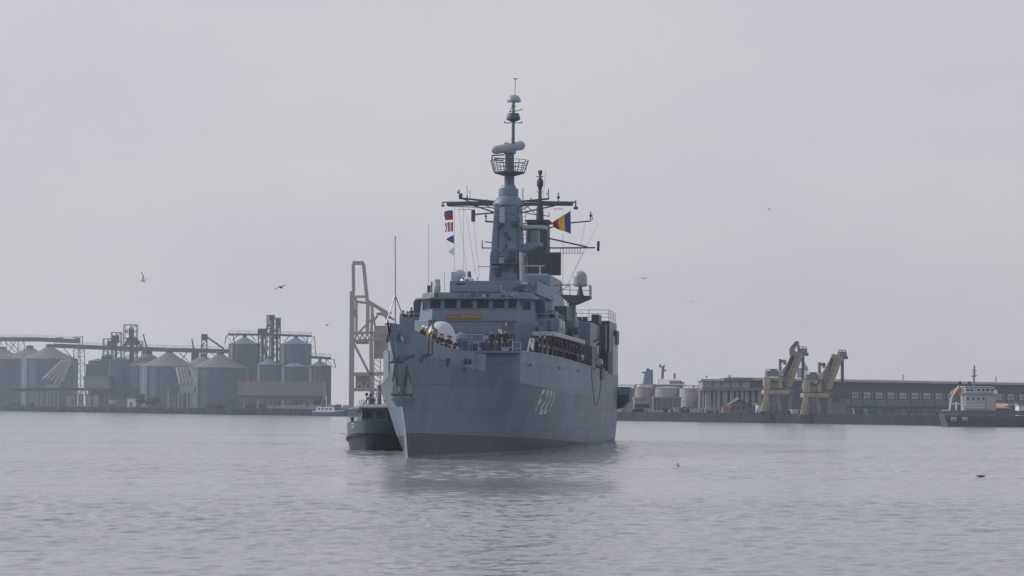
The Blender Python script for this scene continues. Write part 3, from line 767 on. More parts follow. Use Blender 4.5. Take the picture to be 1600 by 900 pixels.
# topmast
tp = tz(802.5,161,S1); zb0 = ztop-.2
mb = MB(); mb.cyl((tz(801.5,230,S1)[0],S1,zb0),(tp[0],S1,tp[1]),.17,.12,10); TM = mb.build('topmast', M['mastgrey'], MAST, True)
zz = tz(802,186.5,S1)[1]; xx = tz(802,183,S1)[0]
mb = MB(); mb.lathe((xx,S1,zz), [(.18,-.25),(.66,-.02),(.66,.1),(.56,.5),(.5,.56)], 18); mb.build('aerial_drum', M['navy_dark'], TM, True)
mb = MB(); mb.beam(SL(788,192,S1), SL(815.5,192,S1), .07); mb.beam(SL(788.5,192,S1), SL(788.5,190,S1), .12); mb.beam(SL(815,192,S1), SL(815,190,S1), .12); mb.build('spreader', M['navy_dark'], TM)
mb = MB()
for a, b in (((801,165),(796,175)),((796,175),(800,174)),((804,174),(817,171)),((799,164),(806,167))): mb.cyl(SL(*a,S1), SL(*b,S1), .04, n=5)
mb.build('whip_arm', M['navy_dark'], TM)
zz = tz(803,159,S1)[1]; xx = tz(803,155,S1)[0]
mb = MB(); mb.lathe((xx,S1,zz), [(.2,-.08),(.66,0),(.67,.08),(.62,.3),(.5,.5),(.3,.62),(.02,.68)], 20); mb.build('dome_aerial', M['dome'], TM, True)
mb = MB(); mb.cyl((xx+.08,S1,zz+.6),(SL(805.5,124,S1)),.028,n=5); p = SL(805.5,123.5,S1); mb.box(p.x-.2,p.x+.2,S1-.05,S1+.05,p.z-.03,p.z+.06); mb.build('whip_aerial', M['navy_dark'], TM)
# yards: (points in photo pixels at the mast's station)
def stick(name, segs, s, w=.1, mat='navy_dark', parent=None, ds=0):
    mb = MB(); K = 1.3 if s > 50 else 1.0
    for g in segs:
        (a, b), ww = (g[0], g[1]), (g[2] if len(g) > 2 else w)
        mb.cyl(SL(*a, s), SL(*b, s+ds), ww/2*K, n=6)
    return mb.build(name, M[mat], parent or SHIP)
Y1 = stick('yardarm', [((698,319.3),(776,319.3),.24),((698,317.2),(776,317.2),.2),((691,316),(776,315),.1),((717,309.5),(776,315.5),.16),((700,322),(775,325),.07),((716,327),(737,327),.04),((735,319),(775,333),.12),((722,310.5),(742,318),.09),((748,312.5),(766,319.5),.07),((752,319),(775,327),.06)], S1, parent=MAST)
Y2 = stick('yardarm', [((812,319.6),(895,319.6),.22),((812,317.6),(896,317.4),.16),((812,314.5),(900,315.8),.1),((812,315),(858,310.5),.15),((864,326.5),(880,326.5),.05),((820,345),(838,347),.12),((812,333),(868,321),.12),((813,331),(845,337),.08),((815,328),(836,317),.06),((820,320),(836,333),.06)], S1, parent=MAST)
for nm, segs, par in (('yard_aerial', [((717.5,310),(717.5,296),.07),((720,309),(720,302),.24),((715.6,302),(715.6,299),.12)], Y1),
        ('yard_light', [((692,317),(692,321),.1),((689.5,321.5),(694.5,321.5),.14)], Y1),
        ('yard_aerial', [((730,310),(730,289),.04),((730,311),(730,306),.1)], Y1), ('yard_aerial', [((734.5,310),(734.5,297),.04)], Y1),
        ('yard_aerial', [((760,316),(760,311),.08)], Y1),
        ('yard_aerial', [((817,315),(817,294),.06)], Y2), ('yard_aerial', [((857,312),(857,295),.07),((854.5,304),(854.5,301),.08)], Y2),
        ('yard_aerial', [((872.5,318),(872.5,301),.08),((870.3,308.5),(874.8,308.5),.16),((871.8,304),(873.2,304),.2)], Y2),
        ('yard_light', [((899.5,313),(899.5,324),.1),((896.5,325),(903,325),.24)], Y2),
        ('yard_aerial', [((830,313),(830,309),.08)], Y2)):
    stick(nm, segs, S1, parent=par)
stick('jammer_arm', [((742,335),(773,332.5),.12)], S1, parent=MAST)
p = SL(739.5,337,S1); mb = MB(); mb.box(p.x-.17,p.x+.17,S1-.2,S1+.2,p.z-.56,p.z+.56); mb.build('jammer_box', M['navy_dark'], MAST, bevel=.03)
stick('stub_yard', [((758,346),(773,347),.14),((759.3,345),(759.3,334),.08),((757.6,338),(761,338),.14)], S1, parent=MAST)
stick('stub_yard', [((752,387.5),(769,387.5),.09),((753.5,387.5),(753.5,376),.08),((758,378),(768,379),.09)], S1, parent=MAST)
# port platform bracket of the foremast with its tracker
mb = MB()
pp = [SL(x, y, S1-.5) for x, y in ((801,390),(829,378.5),(846,379),(844.5,384),(812,394.5))]
mb.add([p+Vector((0,-.6,0)) for p in pp]+[p+Vector((0,1.6,0)) for p in pp], [(4,3,2,1,0),(5,6,7,8,9)]+[(i,(i+1)%5,5+(i+1)%5,5+i) for i in range(5)])
PB = mb.build('tracker_platform', M['navy'], MAST)
a = tz(829,381,S1); b = tz(842,359,S1); mb = MB(); mb.box(a[0],b[0],S1-.4,S1+.9,a[1],b[1]); mb.build('tracker_box', M['navy'], PB, bevel=.05)
a = tz(816,358,S1); b = tz(853,352.5,S1); mb = MB(); mb.box(a[0],b[0],S1-.7,S1+1.3,a[1],b[1]); mb.build('tracker_roof', M['navy_light'], PB, bevel=.03)
for k in range(4): stick('ladder_rung', [((812,360+4*k),(829,360.5+4*k),.04)], S1, parent=PB, mat='navy_light')
mb = MB(); mb.cyl(SL(815.5,462,S1-4), SL(814,394,S1-4), .16, n=8); mb.build('exhaust_pipe', M['navy_light'], SHIP, True)

# trackers and aerials on the bridge roof
p = SL(730,441,37.5)
mb = MB(); mb.lathe((p.x,37.5,14.3), [(.75,0),(.75,.12),(.35,.2),(.35,.3)], 16); DR = mb.build('director_pedestal', M['navy'], SHIP, True)
mb = MB(); mb.lathe((p.x,37.5,p.z-.45), [(.25,0),(.58,.12),(.68,.38),(.62,.66),(.4,.85),(.05,.92)], 20); D2 = mb.build('director_ball', M['gun'], DR, True)
for dx, dz, r in ((.1,.12,.12),(-.28,.28,.07),(-.32,-.02,.06)):
    mb = MB(); mb.cyl((p.x+dx,37.5-.75,p.z+dz),(p.x+dx,37.5-.3,p.z+dz),r,n=10); mb.build('lens', M['navy_dark'], D2)
mb = MB(); mb.cyl((p.x+.1,37.9,p.z+.2),(p.x+.12,37.9,p.z+.95),.22,.13,10); mb.build('sensor_head', M['navy_dark'], D2, True)
p = SL(717,433,40); mb = MB(); mb.lathe((p.x,40,14.3), [(.35,0),(.5,.3),(.62,.6),(.6,1.0),(.4,1.25),(.05,1.35)], 16); mb.build('aerial_dome', M['navy_light'], SHIP, True)
mb = MB()
for x in (706,709,712): mb.cyl(SL(x,443,38), SL(x,425,38), .07, n=6)
mb.beam(SL(705,426,38), SL(713,426,38), .08); mb.build('aerial_frame', M['navy_light'], SHIP)
mb = MB(); q = SL(683,457,36); mb.lathe((q.x,36,q.z-.1), [(.22,0),(.28,.2),(.3,.7),(.26,.75),(.26,1.2),(.05,1.25)], 14); mb.build('navigation_radome', M['dome'], SHIP, True)
mb = MB(); mb.cyl(SL(670,458,36), SL(670,446,36), .15, n=8); mb.build('vent_pipe', M['navy_dark'], SHIP, True)
mb = MB(); mb.cyl(SL(674.5,458,36), SL(674.5,440,36), .07, n=6); mb.beam(SL(674.5,444,36), SL(681,444,36), .04); mb.build('vent_pipe', M['navy'], SHIP, True)
stick('whip_aerial', [((669.5,458),(669.8,350),.035)], 36, mat='steel'); stick('whip_aerial', [((694.5,455),(694.5,424),.035)], 36, mat='wire'); stick('whip_aerial', [((746.5,444),(746.5,434),.05),((745.8,434),(747.2,434),.1)], 38)
# mainmast with its dark tower and panel aerial
S2 = 83.5
a = tz(819,432,S2); b = tz(858,432,S2); c = tz(826,347,S2); d2 = tz(857,347,S2)
mb = MB(); mb.frus((a[0],b[0],S2-2,S2+2,15.5),(c[0],d2[0],S2-1.3,S2+1.3,c[1])); MM = mb.build('mainmast', M['mastblack'], SHIP, bevel=.12)
mb = MB(); e = tz(825,349,S2); g = tz(860,345,S2); mb.box(e[0],g[0],S2-1.7,S2+1.7,e[1],g[1]); mb.build('mast_cap', M['mastblack'], MM)
a = tz(834,432,S2); b = tz(880,396.5,S2); mb = MB(); mb.box(a[0],b[0],S2-2.6,S2-2.05,a[1],b[1]); PN = mb.build('panel_aerial', M['mastblack'], MM, bevel=.05)
for k in range(5):
    x = a[0]+(b[0]-a[0])*(k+.5)/5; mb = MB(); mb.box(x-.02,x+.02,S2-2.64,S2-2.59,a[1]+.08,b[1]-.08); mb.build('panel_rib', M['navy_dark'], PN)
mb = MB(); p = tz(843.5,345,S2); mb.lathe((p[0],S2,p[1]-.1), [(.42,0),(.36,1.5),(.2,2.0),(.17,3.3),(.2,3.5),(.34,3.85),(.34,4.3),(.16,4.6),(.13,5.0),(.22,5.02),(.22,5.4),(.05,5.42)], 12); mb.build('mast_pole', M['mastblack'], MM, True)
stick('spreader', [((837.5,276),(849.5,276),.06),((838,300),(849,300),.05)], S2, parent=MM, mat='mastblack')
stick('yardarm', [((858,350),(893,348),.12),((875,349.5),(922,345.5),.12),((858,357),(868,352.5),.12),((923,346),(923,330.5),.1),((921,337),(925.5,337),.18),((926,339),(926,344),.05)], S2, parent=MM, mat='mastblack')
stick('yardarm', [((858,372.5),(918,386),.14),((858,387.5),(930,387),.13),((935,377),(934.7,392),.22)], S2, parent=MM, mat='mastblack')
mb = MB()
for k in range(8): mb.cyl(SL(876+k*4.4,387,S2), SL(876+k*4.4,395.5,S2), .025, n=4)
mb.cyl(SL(876,395.5,S2), SL(912,395.8,S2), .025, n=4); mb.build('aerial_ladder', M['wire'], MM)
stick('yardarm', [((826,349),(814,350),.12),((843,336),(859,338),.08),((858,337),(858,332),.06)], S2, parent=MM, mat='mastblack')
stick('cross_frame', [((820,415.5),(851,415.5),.1),((844,415.5),(844,445),.14)], S2-8, parent=SHIP, mat='navy_light')
# satellite dome on its port pedestal
S3 = 70.0
a = tz(888.5,500,S3); b = tz(899.5,466,S3); mb = MB(); mb.box(a[0],b[0],S3-.5,S3+.5,9.8,b[1]); PD = mb.build('dome_pedestal', M['navy'], SHIP, bevel=.05)
pp = [tz(x, y, S3) for x, y in ((876,461),(923,463),(923,466.5),(900,476),(889,474))]
mb = MB(); mb.prism(pp, 'y', S3-1.2, S3+1.2); mb.build('dome_platform', M['navy_dark'], PD)
p = tz(906.5,447,S3); mb = MB(); mb.lathe((p[0],S3,p[1]), [(.5,-.05),(.68,0),(.69,.8),(.66,1.05),(.52,1.3),(.3,1.46),(.03,1.52)], 22); mb.build('satellite_dome', M['dome'], PD, True)
mb = MB(); q = tz(907,464,S3)[1]; mb.lathe((p[0],S3,q), [(.42,0),(.18,.85),(.18,1.2)], 10); mb.build('dome_post', M['navy_dark'], PD)
mb = MB(); z = tz(900,462,S3)[1]; x0, x1 = tz(877,462,S3)[0], tz(922.5,462,S3)[0]
mb.rail([(x0,S3-1.1,z),(x1,S3-1.1,z-.1),(x1,S3+1.1,z-.1)], 1.1, 2, .03, .9); mb.beam(SL(865,446,S3),SL(890,446,S3),.08); mb.beam(SL(868,458,S3),SL(889,447,S3),.06); mb.build('platform_rail', M['navy_dark'], PD)
stick('ladder', [((883,470),(883,498),.05),((886.5,470),(886.5,498),.05)]+[((883,474+4*k),(886.5,474+4*k),.03) for k in range(6)], S3, parent=PD)
# rigging
def wire(a, sa, b, sb_, r=.014, parent=None, mat='wire', name='stay_wire'):
    mb = MB(); mb.cyl(SL(*a, sa), SL(*b, sb_), r, n=4); return mb.build(name, M[mat], parent or SHIP)
for a, sa, b, sb_ in (((716.5,327),57,((730,428)),45),((727,327),57,(743,428),45),((740,347),57,(749,432),45),((724,320),57,(724,440),45),((710,320),57,(710,425),45),
        ((914,350),83.5,(905,398),80),((935,348),83.5,(888,443),72),((913,390),83.5,(886,446),71),((879.5,366),57,(879.5,446),60),((853,265),83.5,(845,345),83.5)):
    wire(a, sa, b, sb_)
# equipment, boat and rafts on the port side amidships
for s in (70, 76):
    mb = MB(); mb.lathe((6.35, s, 7.5), [(.16,0),(.14,1.9),(.1,2.4)], 8); mb.beam((6.35,s,9.8),(7.3,s,10.5),.16); mb.build('boat_davit', M['navy_dark'], SHIP)
for s in (58,60.2,62.4,64.6,79,81.2):
    mb = MB(); mb.cyl((6.55,s,8.35),(6.55,s+1.35,8.35),.36,n=14); RF = mb.build('life_raft_canister', M['white' if s in (58,79) else 'navy_dark'], SHIP, True)
    for e in (.2, 1.05):
        mb = MB(); mb.box(6.2,6.9,s+e,s+e+.1,7.3,8.2); mb.build('cradle', M['navy_dark'], RF)
mb = MB(); mb.rail([(7.0,53,7.7),(7.05,88.5,7.3)], 1.05, 3, .025, 2.4); mb.build('guard_rail', M['navy_dark'], SHIP)
mb = MB(); mb.hexa([(7.1,72,6.4),(7.45,72,6.6),(7.45,75.5,6.6),(7.1,75.5,6.4),(7.1,72,7.6),(7.5,72,7.6),(7.5,75.5,7.6),(7.1,75.5,7.6)]); mb.build('boarding_platform', M['navy_dark'], SHIP)
for (s, z, w, h, dz, mt) in ((56,8.1,1.4,1.3,.4,'navy_dark'),(66.8,8.6,1.2,1.8,.5,'navy_light'),(84,8.5,2.2,2.0,.5,'navy_dark'),(77.3,9.6,1.0,.8,.4,'navy_light'),(86.4,9.5,1.0,1.0,.4,'navy')):
    mb = MB(); mb.box(5.55,5.6+dz+.6,s,s+w,z-h/2,z+h/2); mb.build('deck_locker', M[mt], SHIP, bevel=.06)

# ------------------------------------------------------------------ small fittings over the upper works
rf = random.Random(11)
def fit_box(t, s_, z, w, d, h, mat, parent, name='junction_box'):
    mb = MB(); mb.box(t-w/2, t+w/2, s_-d, s_+.05, z-h/2, z+h/2); return mb.build(name, M[mat], parent, bevel=.02)
def tow(z): return S1-1.9+.65*(z-10.5)/(23.0-10.5)      # front face of the tower at a height
for k in range(26):
    z = rf.uniform(13.2, 22.2); hw_ = 1.55-.4*(z-10.5)/12.5
    fit_box(rf.uniform(-hw_+.2, hw_-.2), tow(z), z, rf.uniform(.15,.5), rf.uniform(.06,.28), rf.uniform(.15,.6), rf.choice(['navy','navy_dark','navy_light','mastgrey']), MAST)
for t in (-1.0, -.85, .95, 1.1):
    mb = MB(); mb.cyl((t*1.15, tow(12.5)-.06, 12.5), (t*.92, tow(22.4)-.06, 22.4), .035, n=5); mb.build('cable_run', M['mastgrey'], MAST)
for z in (15.6, 18.4, 21.2):
    h2 = 1.62-.4*(z-10.5)/12.5; mb = MB(); mb.box(-h2-.05+.05, h2+.1, tow(z)-.1, tow(z)+.02, z-.05, z+.05); mb.build('stiffener', M['navy'], MAST)
mb = MB(); mb.box(-1.5,1.7,tow(17)-.9,tow(17),16.95,17.03); PF = mb.build('work_platform', M['navy_dark'], MAST)
mb = MB(); mb.rail([(-1.5,tow(17),17.03),(-1.5,tow(17)-.88,17.03),(1.7,tow(17)-.88,17.03),(1.7,tow(17),17.03)], 1.0, 3, .022, .8); mb.build('platform_rail', M['navy_dark'], PF)
mb = MB()
for sg in (-1, 1):                            # side ladders with hoops
    mb.cyl((1.75+.16*sg,S1-.6,12.5),(1.38+.16*sg,S1-.5,22.6),.03,n=5)
for k in range(24): z = 12.7+k*.42; x = 1.75-.37*(z-12.5)/10.1; mb.cyl((x-.16,S1-.6,z),(x+.16,S1-.6,z),.02,n=4)
mb.build('mast_ladder', M['navy_light'], MAST)
for k in range(34):                           # boxes, lamps and vents on the bridge and deckhouse fronts
    t, z = rf.uniform(-3.4,3.4), rf.choice([rf.uniform(8.3,9.6), rf.uniform(10.0,11.5), rf.uniform(12.95,13.25)])
    if abs(t) < 1.9 and 9.9 < z < 11.6: continue
    fit_box(t, 32.2 if z < 10.9 else 33.0+.5*(z-10.9)/2.45, z, rf.uniform(.12,.45), rf.uniform(.05,.22), rf.uniform(.12,.4), rf.choice(['navy','navy_dark','navy_dark','navy_light']), HOUSE if z < 10.9 else BRIDGE)
for t in (-3.3,-2.9,2.6,3.1,3.4):
    mb = MB(); mb.cyl((t,32.12,7.4),(t,32.12,10.8),.04,n=5); mb.build('pipe', M['navy'], HOUSE)
for z in (10.92, 9.85): mb = MB(); mb.box(-3.72,3.72,32.08,32.2,z-.04,z+.04); mb.build('stiffener', M['navy'], HOUSE)
for k in range(16):
    t = rf.uniform(-2.3,4.8); fit_box(t, 36.2, rf.uniform(13.5,14.3), rf.uniform(.15,.6), rf.uniform(.06,.3), rf.uniform(.15,.5), rf.choice(['navy','navy_dark','navy_light']), UP2)
for sg in (-1, 1):                            # life rings and floodlights
    for k, s_ in enumerate((37.5, 40)):
        mb = MB(); c = Vector((sg*6.9, s_, 10.75))
        for q in range(12):
            a, b = 2*math.pi*q/12, 2*math.pi*(q+1)/12; mb.cyl(c+Vector((0,.32*math.cos(a),.32*math.sin(a))), c+Vector((0,.32*math.cos(b),.32*math.sin(b))), .07, n=6)
        mb.build('life_ring', M['orange_ring'] if 'orange_ring' in M else M['white'], SHIP, True)
for k in range(40):                           # clutter on the port side between the platform and the hangar
    s_ = rf.uniform(55, 88); z = rf.uniform(7.6, 11.2); w, h = rf.uniform(.4,1.4), rf.uniform(.3,1.1); d_ = rf.uniform(.2,.9)
    mb = MB(); mb.box(5.5, 5.6+d_, s_, s_+w, z-h/2, z+h/2); mb.build('deck_locker', M[rf.choice(['navy_dark','navy_dark','navy','mastblack','navy_light'])], SHIP, bevel=.04)
for k in range(14):
    s_ = rf.uniform(57, 88); t = rf.uniform(3.0, 6.0); z = 10.6; h = rf.uniform(.8, 2.2)
    mb = MB(); mb.cyl((t,s_,z),(t,s_,z+h),.06,n=6); mb.beam((t-.25,s_,z+h),(t+.25,s_,z+h),.06); mb.build('post', M['navy_dark'], SHIP)
for s_ in (60, 63.5, 69, 73): 
    mb = MB(); mb.lathe((rf.uniform(3.6,5.2), s_, 10.55), [(.35,0),(.35,.7),(.5,.75),(.48,1.0),(.1,1.15)], 12); mb.build('mushroom_vent', M['navy'], SHIP, True)
mb = MB(); mb.rail([(5.5,56.2,10.6),(5.5,88,10.6)], 1.0, 3, .022, 2.0); mb.build('guard_rail', M['navy_dark'], SHIP)
for k in range(9):                            # frames, reels and lockers forward of the bridge
    t = -3.2+k*.95; s_ = rf.uniform(26, 31); h = rf.uniform(.7,1.7)
    mb = MB(); w = rf.uniform(.25,.45)
    for a, b in (((-w,0),(-w,h)),((w,0),(w,h)),((-w,h),(w,h)),((-w,h*.5),(w,h*.5))): mb.cyl((t+a[0],s_,7.95+a[1]),(t+b[0],s_,7.95+b[1]),.03,n=5)
    mb.build('deck_frame', M['navy_light' if k % 3 else 'navy_dark'], SHIP)
for k in range(7):
    t = rf.uniform(-3, 4.6); s_ = rf.uniform(19.5, 25); h = rf.uniform(.4, 1.1); w = rf.uniform(.3,.7)
    mb = MB(); mb.box(t-w/2,t+w/2,s_,s_+rf.uniform(.4,1.2),7.9,7.95+h); mb.build('deck_locker', M[rf.choice(['navy_dark','navy'])], SHIP, bevel=.05)
# scuppers, draught marks and a fairlead plate on the port side
for k, s_ in enumerate((4, 7, 20, 34, 48, 62, 76)):
    z = lerp(ZD, s_)-.25 if s_ < 17 else 7.0; w = half(s_, min(z, lerp(ZD, s_)))+(.06 if s_ > 17 else .01)
    mb = MB(); mb.box(w-.05,w+.05,s_-.22,s_+.22,z-.08,z+.08); mb.build('scupper', M['navy_dark'], HULL)
for px_, py_ in ((732,556),(752,557),(756,566)):
    s_ = 5+(px_-740)*.15; mb = MB(); w = half(s_, 7.0)+.05; mb.box(w-.1,w+.08,s_-.25,s_+.25,7.0-.18,7.0+.18); mb.build('bow_fairlead', M['navy_dark'], SHIP, bevel=.05)

# ------------------------------------------------------------------ flags
FLC = {'blue': (.03,.06,.26), 'yellow': (.62,.42,.04), 'red': (.40,.015,.03), 'white': (.72,.72,.74), 'crimson': (.40,.04,.11), 'navyblue': (.05,.09,.33)}
for k_, v_ in FLC.items(): M['f_'+k_] = pmat('flag_'+k_, v_, .85, var=.05, scale=4)
def flag(name, label, hoist_top, hoist_bot, fly, cols, s, shape='rect', bands='v', sag=.25, pinch=0):
    """cloth held at the hoist on the right, blown to the left; cols run from the hoist or from the top"""
    A, Bq = SL(*hoist_top, s), SL(*hoist_bot, s); Lf = fly
    NX, NZ = 24, 14
    mb = MB()
    for side in (0, 1):
        for i in range(NX+1):
            u = i/NX
            for j in range(NZ+1):
                v = j/NZ
                vv = v if shape == 'rect' else (.5+(v-.5)*(1-u*.97) if shape == 'tri' else v)
                vv = .62+(vv-.62)*(1-pinch*u**.8)
                p = A.lerp(Bq, vv)
                wv = math.sin(u*7.0+v*1.5)*.10*u*Lf + math.sin(u*13+v*4)*.03*u*Lf
                x = -u*Lf*(.93+.04*math.sin(v*5))
                if shape == 'swallow': x += (1-abs(v-.5)*2)*.3*Lf*max(0, u-.4)
                mb.v.append((p.x+x, p.y+wv+side*.006, p.z-sag*u*u*Lf*(1.1-v*.6)+math.sin(u*5+v*2)*.04*Lf*u+(sag*.25*u*Lf if v > .8 else 0)))
        o = side*(NX+1)*(NZ+1)
        for i in range(NX):
            for j in range(NZ):
                a = o+i*(NZ+1)+j
                mb.f.append((a, a+1, a+NZ+2, a+NZ+1))
                k = int((i/NX if bands == 'v' else j/NZ)*len(cols)); mb.m.append(k)
    o = mb.build(name, [M['f_'+c] for c in cols], None, True)
    o.location = BW; o.rotation_euler = (0, 0, -TH)
    return tag(o, label, 'flag')
flag('national_flag', 'blue, yellow and red vertical striped flag at the port yardarm', (891.5,328.5), (892,366), 1.8, ['blue','yellow','red'], 57, sag=.0, pinch=.72)
flag('signal_flag', 'blue over red signal flag, topmost of the hoist', (707.5,328.5), (708,343.5), .88, ['navyblue','red'], 57, bands='h', sag=.1)
flag('signal_flag', 'crimson and white striped signal flag, second of the hoist', (708,347), (708,362), .88, ['crimson','white','crimson','white','crimson'], 57, 'swallow', sag=.1)
flag('signal_flag', 'plain blue triangular signal pennant, third of the hoist', (709,367), (709.5,381), .85, ['navyblue'], 57, 'tri', sag=-.02)
flag('signal_flag', 'white signal pennant, lowest of the hoist', (709.5,386), (709.5,400), .6, ['white'], 57, 'tri', sag=.1)

# ------------------------------------------------------------------ crew
M['skin'] = pmat('skin', (.42,.26,.19), .6, var=.06, scale=8)
M['uniform'] = pmat('dark_uniform', (.022,.025,.035), .85, var=.2, scale=5)
M['trouser'] = pmat('black_trousers', (.014,.015,.02), .85, var=.2, scale=5)
M['shoe'] = pmat('black_leather', (.01,.01,.011), .4, var=.1, scale=5)
M['cap'] = pmat('white_cap_cloth', (.78,.78,.8), .8, var=.04, scale=5)
M['vest'] = pmat('yellow_work_vest', (.62,.68,.06), .7, var=.08, scale=5)
M['hair'] = pmat('dark_hair', (.02,.016,.014), .8, var=.2, scale=8)
def body_mesh(name, pose):
    V, E, Rd = [], [], []
    def v(p, r, par=None):
        V.append(p); Rd.append(r); i = len(V)-1
        if par is not None: E.append((par, i))
        return i
    lean = {'stand': 0, 'rail': .12, 'work': .42}[pose]
    def up(x, y, z):                          # torso leans about the hips, towards -y
        dz = z - .95; return (x, y - dz*math.sin(lean), .95 + dz*math.cos(lean))
    pel = v((0,0,.95), .15)
    wst = v(up(0,0,1.1), .135, pel); ch = v(up(0,0,1.28), .155, wst); sh = v(up(0,0,1.42), .12, ch)
    nk = v(up(0,-.005,1.50), .055, sh); hd = v(up(0,-.02,1.60), .082, nk); h2 = v(up(0,-.015,1.70), .088, hd); v(up(0,-.01,1.755), .05, h2)
    v(up(0,-.125,1.635), .018, hd)
    for sg in (1, -1): v(up(sg*.092,-.01,1.635), .016, hd)
    for sg in (1, -1):
        hp = v((sg*.095,0,.90), .098, pel)
        kn = v((sg*.11,-.02,.50), .066, hp); an = v((sg*.115,.01,.10), .044, kn); he = v((sg*.118,-.02,.05), .045, an); v((sg*.13,-.15,.035), .036, he)
        so_ = v(up(sg*.19,0,1.40), .062, sh)
        if pose == 'stand': el, wr = up(sg*.245,.03,1.13), up(sg*.235,-.03,.88); fd = (0,-.02,-1)
        elif pose == 'rail': el, wr = up(sg*.25,-.06,1.15), up(sg*.21,-.30,1.08); fd = (0,-.8,-.45)
        else: el, wr = up(sg*.27,-.16,1.18), up(sg*.16,-.38,1.02); fd = (-sg*.3,-.7,-.5)
        e_ = v(el, .045, so_); w_2 = v(wr, .030, e_)
        f_ = Vector(fd).normalized(); side = Vector((0,-1,0)) if pose == 'stand' else Vector((-sg,0,0))
        pm = v(tuple(Vector(wr)+f_*.06), .034, w_2)
        for k, ln_ in enumerate((.075,.09,.085,.065)):
            b0 = Vector(wr)+f_*.10+side*(.03-.02*k); q = v(tuple(b0), .0095, pm)
            v(tuple(b0+f_*ln_*.8+Vector((-sg*.02,0,0))), .0075, q)
        v(tuple(Vector(wr)+f_*.075+side*.06), .011, pm)
    me = bpy.data.meshes.new(name+'_skeleton'); me.from_pydata(V, E, []); ob = bpy.data.objects.new(name+'_skeleton', me); C.objects.link(ob)
    sk = ob.modifiers.new('skin', 'SKIN'); sk.use_smooth_shade = True
    if not me.skin_vertices: me.attributes.new('x', 'FLOAT', 'POINT')
    for i, d_ in enumerate(me.skin_vertices[0].data):
        d_.radius = (Rd[i]*(1.15 if i in (0,1,2,3) else 1), Rd[i]*(.78 if i in (0,1,2,3) else 1)); d_.use_root = (i == 0)
    sb2 = ob.modifiers.new('sub', 'SUBSURF'); sb2.levels = sb2.render_levels = 1
    dg = bpy.context.evaluated_depsgraph_get()
    out = bpy.data.meshes.new_from_object(ob.evaluated_get(dg)); out.name = name
    hands = [Vector(V[i]) for i in range(len(V)) if abs(Rd[i]-.034) < 1e-6]; headc = Vector(V[hd])
    bpy.data.objects.remove(ob)
    out.materials.clear()
    for m_ in ('uniform','trouser','shoe','skin'): out.materials.append(M[m_])
    for p in out.polygons:
        c = p.center; p.use_smooth = True
        if (c-headc).length < .19 and c.z > headc.z-.12 or any((c-h).length < .13 and (c-h).length < .085 + .05 for h in hands): p.material_index = 3
        elif c.z < .085: p.material_index = 2
        elif c.z < .93 and abs(c.x) < .21: p.material_index = 1
        else: p.material_index = 0
    return out, headc, lean
BODY = {k: body_mesh('person_body_'+k, k) for k in ('stand','rail','work')}
def cap_mesh(kind):
    mb = MB()
    if kind == 'cap': mb.lathe((0,0,0), [(.088,0),(.092,.045),(.135,.075),(.13,.095),(.02,.115)], 16); mb.add([(-.08,-.07,.01),(.08,-.07,.01),(.06,-.15,-.015),(-.06,-.15,-.015)], [(0,1,2,3)])
    elif kind == 'helmet': mb.lathe((0,.0,-.02), [(.125,0),(.118,.05),(.1,.10),(.06,.14),(.01,.155)], 16)
    elif kind == 'beret': mb.lathe((.02,0,0), [(.095,0),(.115,.03),(.1,.06),(.02,.075)], 14)
    else:
        mb.lathe((0,.02,-.05), [(.095,0),(.1,.06),(.085,.11),(.04,.14),(.01,.145)], 14)
    return mb
CAPM = {}
def person(label, loc, rz, pose='stand', hat='beret', vest=False, group=None):
    me, hc, lean = BODY[pose]
    o = bpy.data.objects.new('person', me); C.objects.link(o)
    o.location = loc; o.rotation_euler = (0, 0, rz + random.uniform(-.15,.15)); sc_ = random.uniform(.97,1.04); o.scale = (sc_,)*3
    tag(o, label, 'person', group)
    nm = {'cap':'cap','helmet':'helmet','beret':'beret','hair':'hair'}[hat]
    if nm not in CAPM:
        q = cap_mesh(hat).build(nm, M[{'cap':'cap','helmet':'cap','beret':'uniform','hair':'hair'}[hat]], None, True); CAPM[nm] = q.data; bpy.data.objects.remove(q)
    h = bpy.data.objects.new(nm, CAPM[nm]); C.objects.link(h); h.parent = o
    h.location = hc + Vector((0, -.09*math.sin(lean)+.01, .09*math.cos(lean))); h.rotation_euler = (lean, 0, 0)
    if vest:
        if 'vest' not in CAPM:
            mb = MB(); n_ = 14
            pr = [(.95,.19,.145),(1.1,.185,.14),(1.28,.2,.15),(1.40,.17,.12),(1.46,.10,.085)]
            mb.v = [(rx*math.cos(2*math.pi*i/n_), ry*math.sin(2*math.pi*i/n_), z) for z, rx, ry in pr for i in range(n_)]
            for k in range(len(pr)-1):
                for i in range(n_): mb.f.append((k*n_+i, k*n_+(i+1) % n_, (k+1)*n_+(i+1) % n_, (k+1)*n_+i)); mb.m.append(0)
            q = mb.build('vest', M['vest'], None, True); CAPM['vest'] = q.data; bpy.data.objects.remove(q)
        w = bpy.data.objects.new('work_vest', CAPM['vest']); C.objects.link(w); w.parent = o; w.rotation_euler = (lean, 0, 0); w.location = (0, -.0*lean-.95*0, .95-.95*math.cos(lean)); w.location.y = -.95*math.sin(lean)*-1 if lean else 0
    return o
